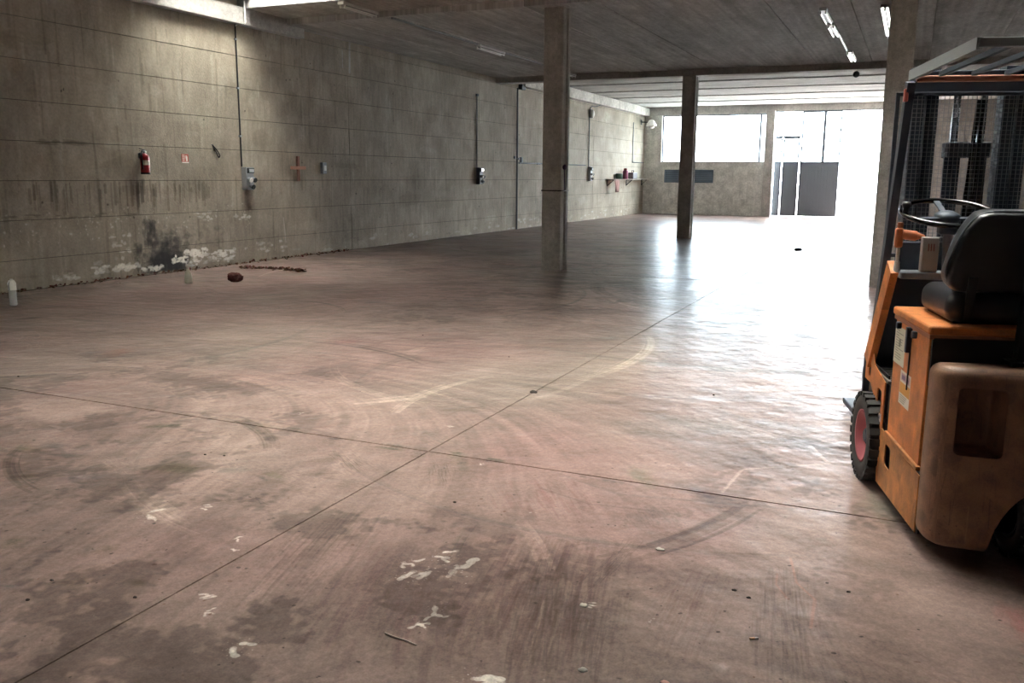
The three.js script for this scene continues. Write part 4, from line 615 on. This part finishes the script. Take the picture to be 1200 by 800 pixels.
// ------------------------------------------------------------------ things on the floor
{
  const clear = phys(0xf8fafa, 0.2, { transmission: 0.55, thickness: 0, ior: 1.4 });
  const b = thing('water_bottle', 'clear plastic water bottle with a white cap standing by the wall', 'bottle', [-9.62, 0, -7.09]);
  const prof = [[0, 0.004], [0.036, 0], [0.042, 0.012]]; for (let i = 0; i < 9; i++) { const y = 0.02 + i * 0.02; prof.push([0.043, y], [0.0405, y + 0.01]); } prof.push([0.043, 0.205], [0.044, 0.235], [0.034, 0.27], [0.016, 0.29], [0.014, 0.305]);
  put('bottle_body', lathe(prof, 28), clear, b); put('bottle_cap', lathe([[0, 0.298], [0.017, 0.298], [0.017, 0.318], [0, 0.32]], 18), M.whitePlastic, b);
  put('paper_wrap', [new THREE.CylinderGeometry(0.0462, 0.0458, 0.085, 24, 1, true, 0.4, 5).translate(0, 0.23, 0), new THREE.CylinderGeometry(0.03, 0.046, 0.035, 24, 1, true, 0.4, 5).translate(0, 0.287, 0)], std(0xf0f0ea, 0.85, { side: THREE.DoubleSide }), b);
  const s = thing('spray_bottle', 'off-white trigger spray bottle standing before the flaking wall foot', 'bottle', [-9.41, 0, -9.69], 0.6);
  put('bottle_body', lathe([[0, 0], [0.05, 0], [0.056, 0.012], [0.055, 0.1], [0.045, 0.15], [0.024, 0.19], [0.019, 0.215], [0, 0.215]], 26).scale(1, 1, 0.72), std(0xe4e2d2, 0.4), s);
  put('spray_head', [rod([0, 0.212, 0], [0, 0.24, 0], 0.02), rbox(-0.03, 0.075, 0.238, 0.272, -0.014, 0.014, 0.008), rod([0.07, 0.256, 0], [0.095, 0.256, 0], 0.011)], std(0xdad9d2, 0.4), s); put('trigger', tube([[0.04, 0.24, 0], [0.05, 0.215, 0], [0.042, 0.19, 0]], 0.007), std(0xb7b6ae, 0.4), s);
  // crumpled cloth
  const c = thing('crumpled_rag', 'small crumpled dark red rag lying on the floor by the spray bottle', 'rag', [-8.96, 0, -10.16]);
  const g = mergeVertices(new THREE.IcosahedronGeometry(1, 5)); { const p = g.attributes.position; for (let i = 0; i < p.count; i++) { const x = p.getX(i), y = p.getY(i), z = p.getZ(i), k = 0.55 + 0.6 * n1(x * 2.2 + 20, z * 2.2 + y + 20) + 0.3 * Math.abs(Math.sin(5 * x + 4 * y * y + 3 * z + 4 * n2(x * 2 + 9, z * 2 + y + 9))) + 0.22 * (n3(x * 6 + 40, z * 6 + y * 5 + 40) - 0.5); p.setXYZ(i, x * 0.1 * k, Math.max(0, (y * 0.6 + 0.5) * 0.1 * k), z * 0.09 * k); } g.computeVertexNormals(); }
  put('cloth', g, std(0x5e332b, 0.95), c);
  // swept heap of dry leaves
  const r = rng(321), R = (a, b) => a + (b - a) * r();
  const lg = new THREE.PlaneGeometry(0.06, 0.03, 2, 1); { const p = lg.attributes.position; for (let i = 0; i < p.count; i++) p.setZ(i, Math.abs(p.getX(i)) * 0.35); lg.rotateX(-Math.PI / 2); lg.computeVertexNormals(); }
  const im = new THREE.InstancedMesh(lg, std(0x5d4030, 0.95, { side: THREE.DoubleSide }), 620), mt = new THREE.Matrix4(), q = new THREE.Quaternion(), eu = new THREE.Euler(), col = new THREE.Color();
  for (let i = 0; i < 620; i++) { const t = r(); const x = i < 330 ? lerp(-10.1, -8.85, t) : XL + 0.03 + Math.abs(R(-1, 1) * R(0, 1)) * 0.22, z = i < 330 ? -11.62 - 0.14 * Math.sin(t * 3) + R(-1, 1) * R(0, 0.16) : R(-15.5, -7); q.setFromEuler(eu.set(R(-0.5, 0.5), R(0, 6.28), R(-0.5, 0.5))); const k = R(0.5, 1.3); im.setMatrixAt(i, mt.compose(new THREE.Vector3(x, 0.012 + R(0, 0.02), z), q, new THREE.Vector3(k, k, k))); im.setColorAt(i, col.setRGB(R(0.5, 1.3), R(0.5, 1.2), R(0.5, 1.2))); }
  im.name = 'leaf_litter'; scene.add(im); tag(im, 'dry brown leaf litter swept along the foot of the wall', 'litter', undefined, 'stuff'); im.castShadow = im.receiveShadow = true;
  // rod, stub, chips
  const rd = thing('metal_rod', 'thin bent metal rod lying among the white paint spots', 'rod', [-1.465, 0.004, -2.38]); put('rod', tube([[-0.07, 0, -0.012], [-0.02, 0.001, -0.002], [0.03, 0.001, 0.004], [0.07, 0, 0.012]], 0.0026, 16, 6), std(0x8d8478, 0.35, { metalness: 0.7 }), rd);
  const cb = thing('cigarette_butt', 'pale cigarette butt lying on the floor behind the forklift', 'cigarette butt', [-0.375, 0.0045, -2.885], 0.5); put('filter', rod([-0.012, 0, 0], [0.006, 0, 0], 0.004), std(0xc9a07c, 0.8), cb); put('paper', rod([0.006, 0, 0], [0.018, 0, 0], 0.0038), std(0xe4dfd4, 0.8), cb);
  const lump = (name, label, cat, x, z, s, colr, flat = 0.5, group) => { const k = mergeVertices(new THREE.IcosahedronGeometry(1, 2)), p = k.attributes.position; for (let i = 0; i < p.count; i++) { const X = p.getX(i), Y = p.getY(i), Z = p.getZ(i), f = 0.7 + 0.6 * n2(X * 1.7 + x * 9 + 30, Z * 1.7 + Y * 1.3 + z * 7 + 30); p.setXYZ(i, X * s * f, Math.max(-0.3, Y) * s * flat * f + s * flat * 0.28, Z * s * 0.75 * f); } k.computeVertexNormals(); const o = put(name, k, std(colr, 0.9)); o.position.set(x, 0, z); return tag(o, label, cat, group); };
  lump('debris_lump', 'dark lump of rubbish lying on the shiny floor beyond the aisle pillars', 'debris', -2.2, -20.3, 0.075, 0x5a5650, 0.6);
  lump('debris_lump', 'flat dark and white scrap lying on the long floor joint', 'debris', -2.41, -5.8, 0.028, 0x3a352f, 0.5);
  lump('plaster_chip', 'pale plaster chip in the dark smear before the forklift', 'chip', -0.98, -2.87, 0.016, 0xb9b3a6, 0.5); lump('plaster_chip', 'flat pale chip inside the grey ring stain', 'chip', -0.86, -3.48, 0.02, 0xa9a395, 0.3);
  lump('plaster_chip', 'four-pointed pale scrap on the dark stain', 'chip', -0.84, -2.46, 0.016, 0xa4a196, 0.4); lump('plaster_chip', 'pinkish chip by the wide smear', 'chip', -0.58, -2.5, 0.014, 0xb98f82, 0.4);
  for (const [x, z] of [[-0.5, -3.23], [-0.44, -3.19], [-3.51, -3.66], [-3.4, -3.69], [-10.28, -9.26], [-6.2, -4.55], [-2.92, -2.2], [-2.52, -2.23], [-2.86, -2.05], [-1.9, -3.6], [-0.1, -3.4], [-1.2, -6.3], [-3.1, -6.9], [-4.3, -7.5]]) lump('dark_crumb', 'small dark crumb of dirt lying on the concrete floor', 'crumb', x, z, 0.008, 0x3a322c, 0.6, 'dark crumbs on the floor');
}
renderer.render(scene, camera);
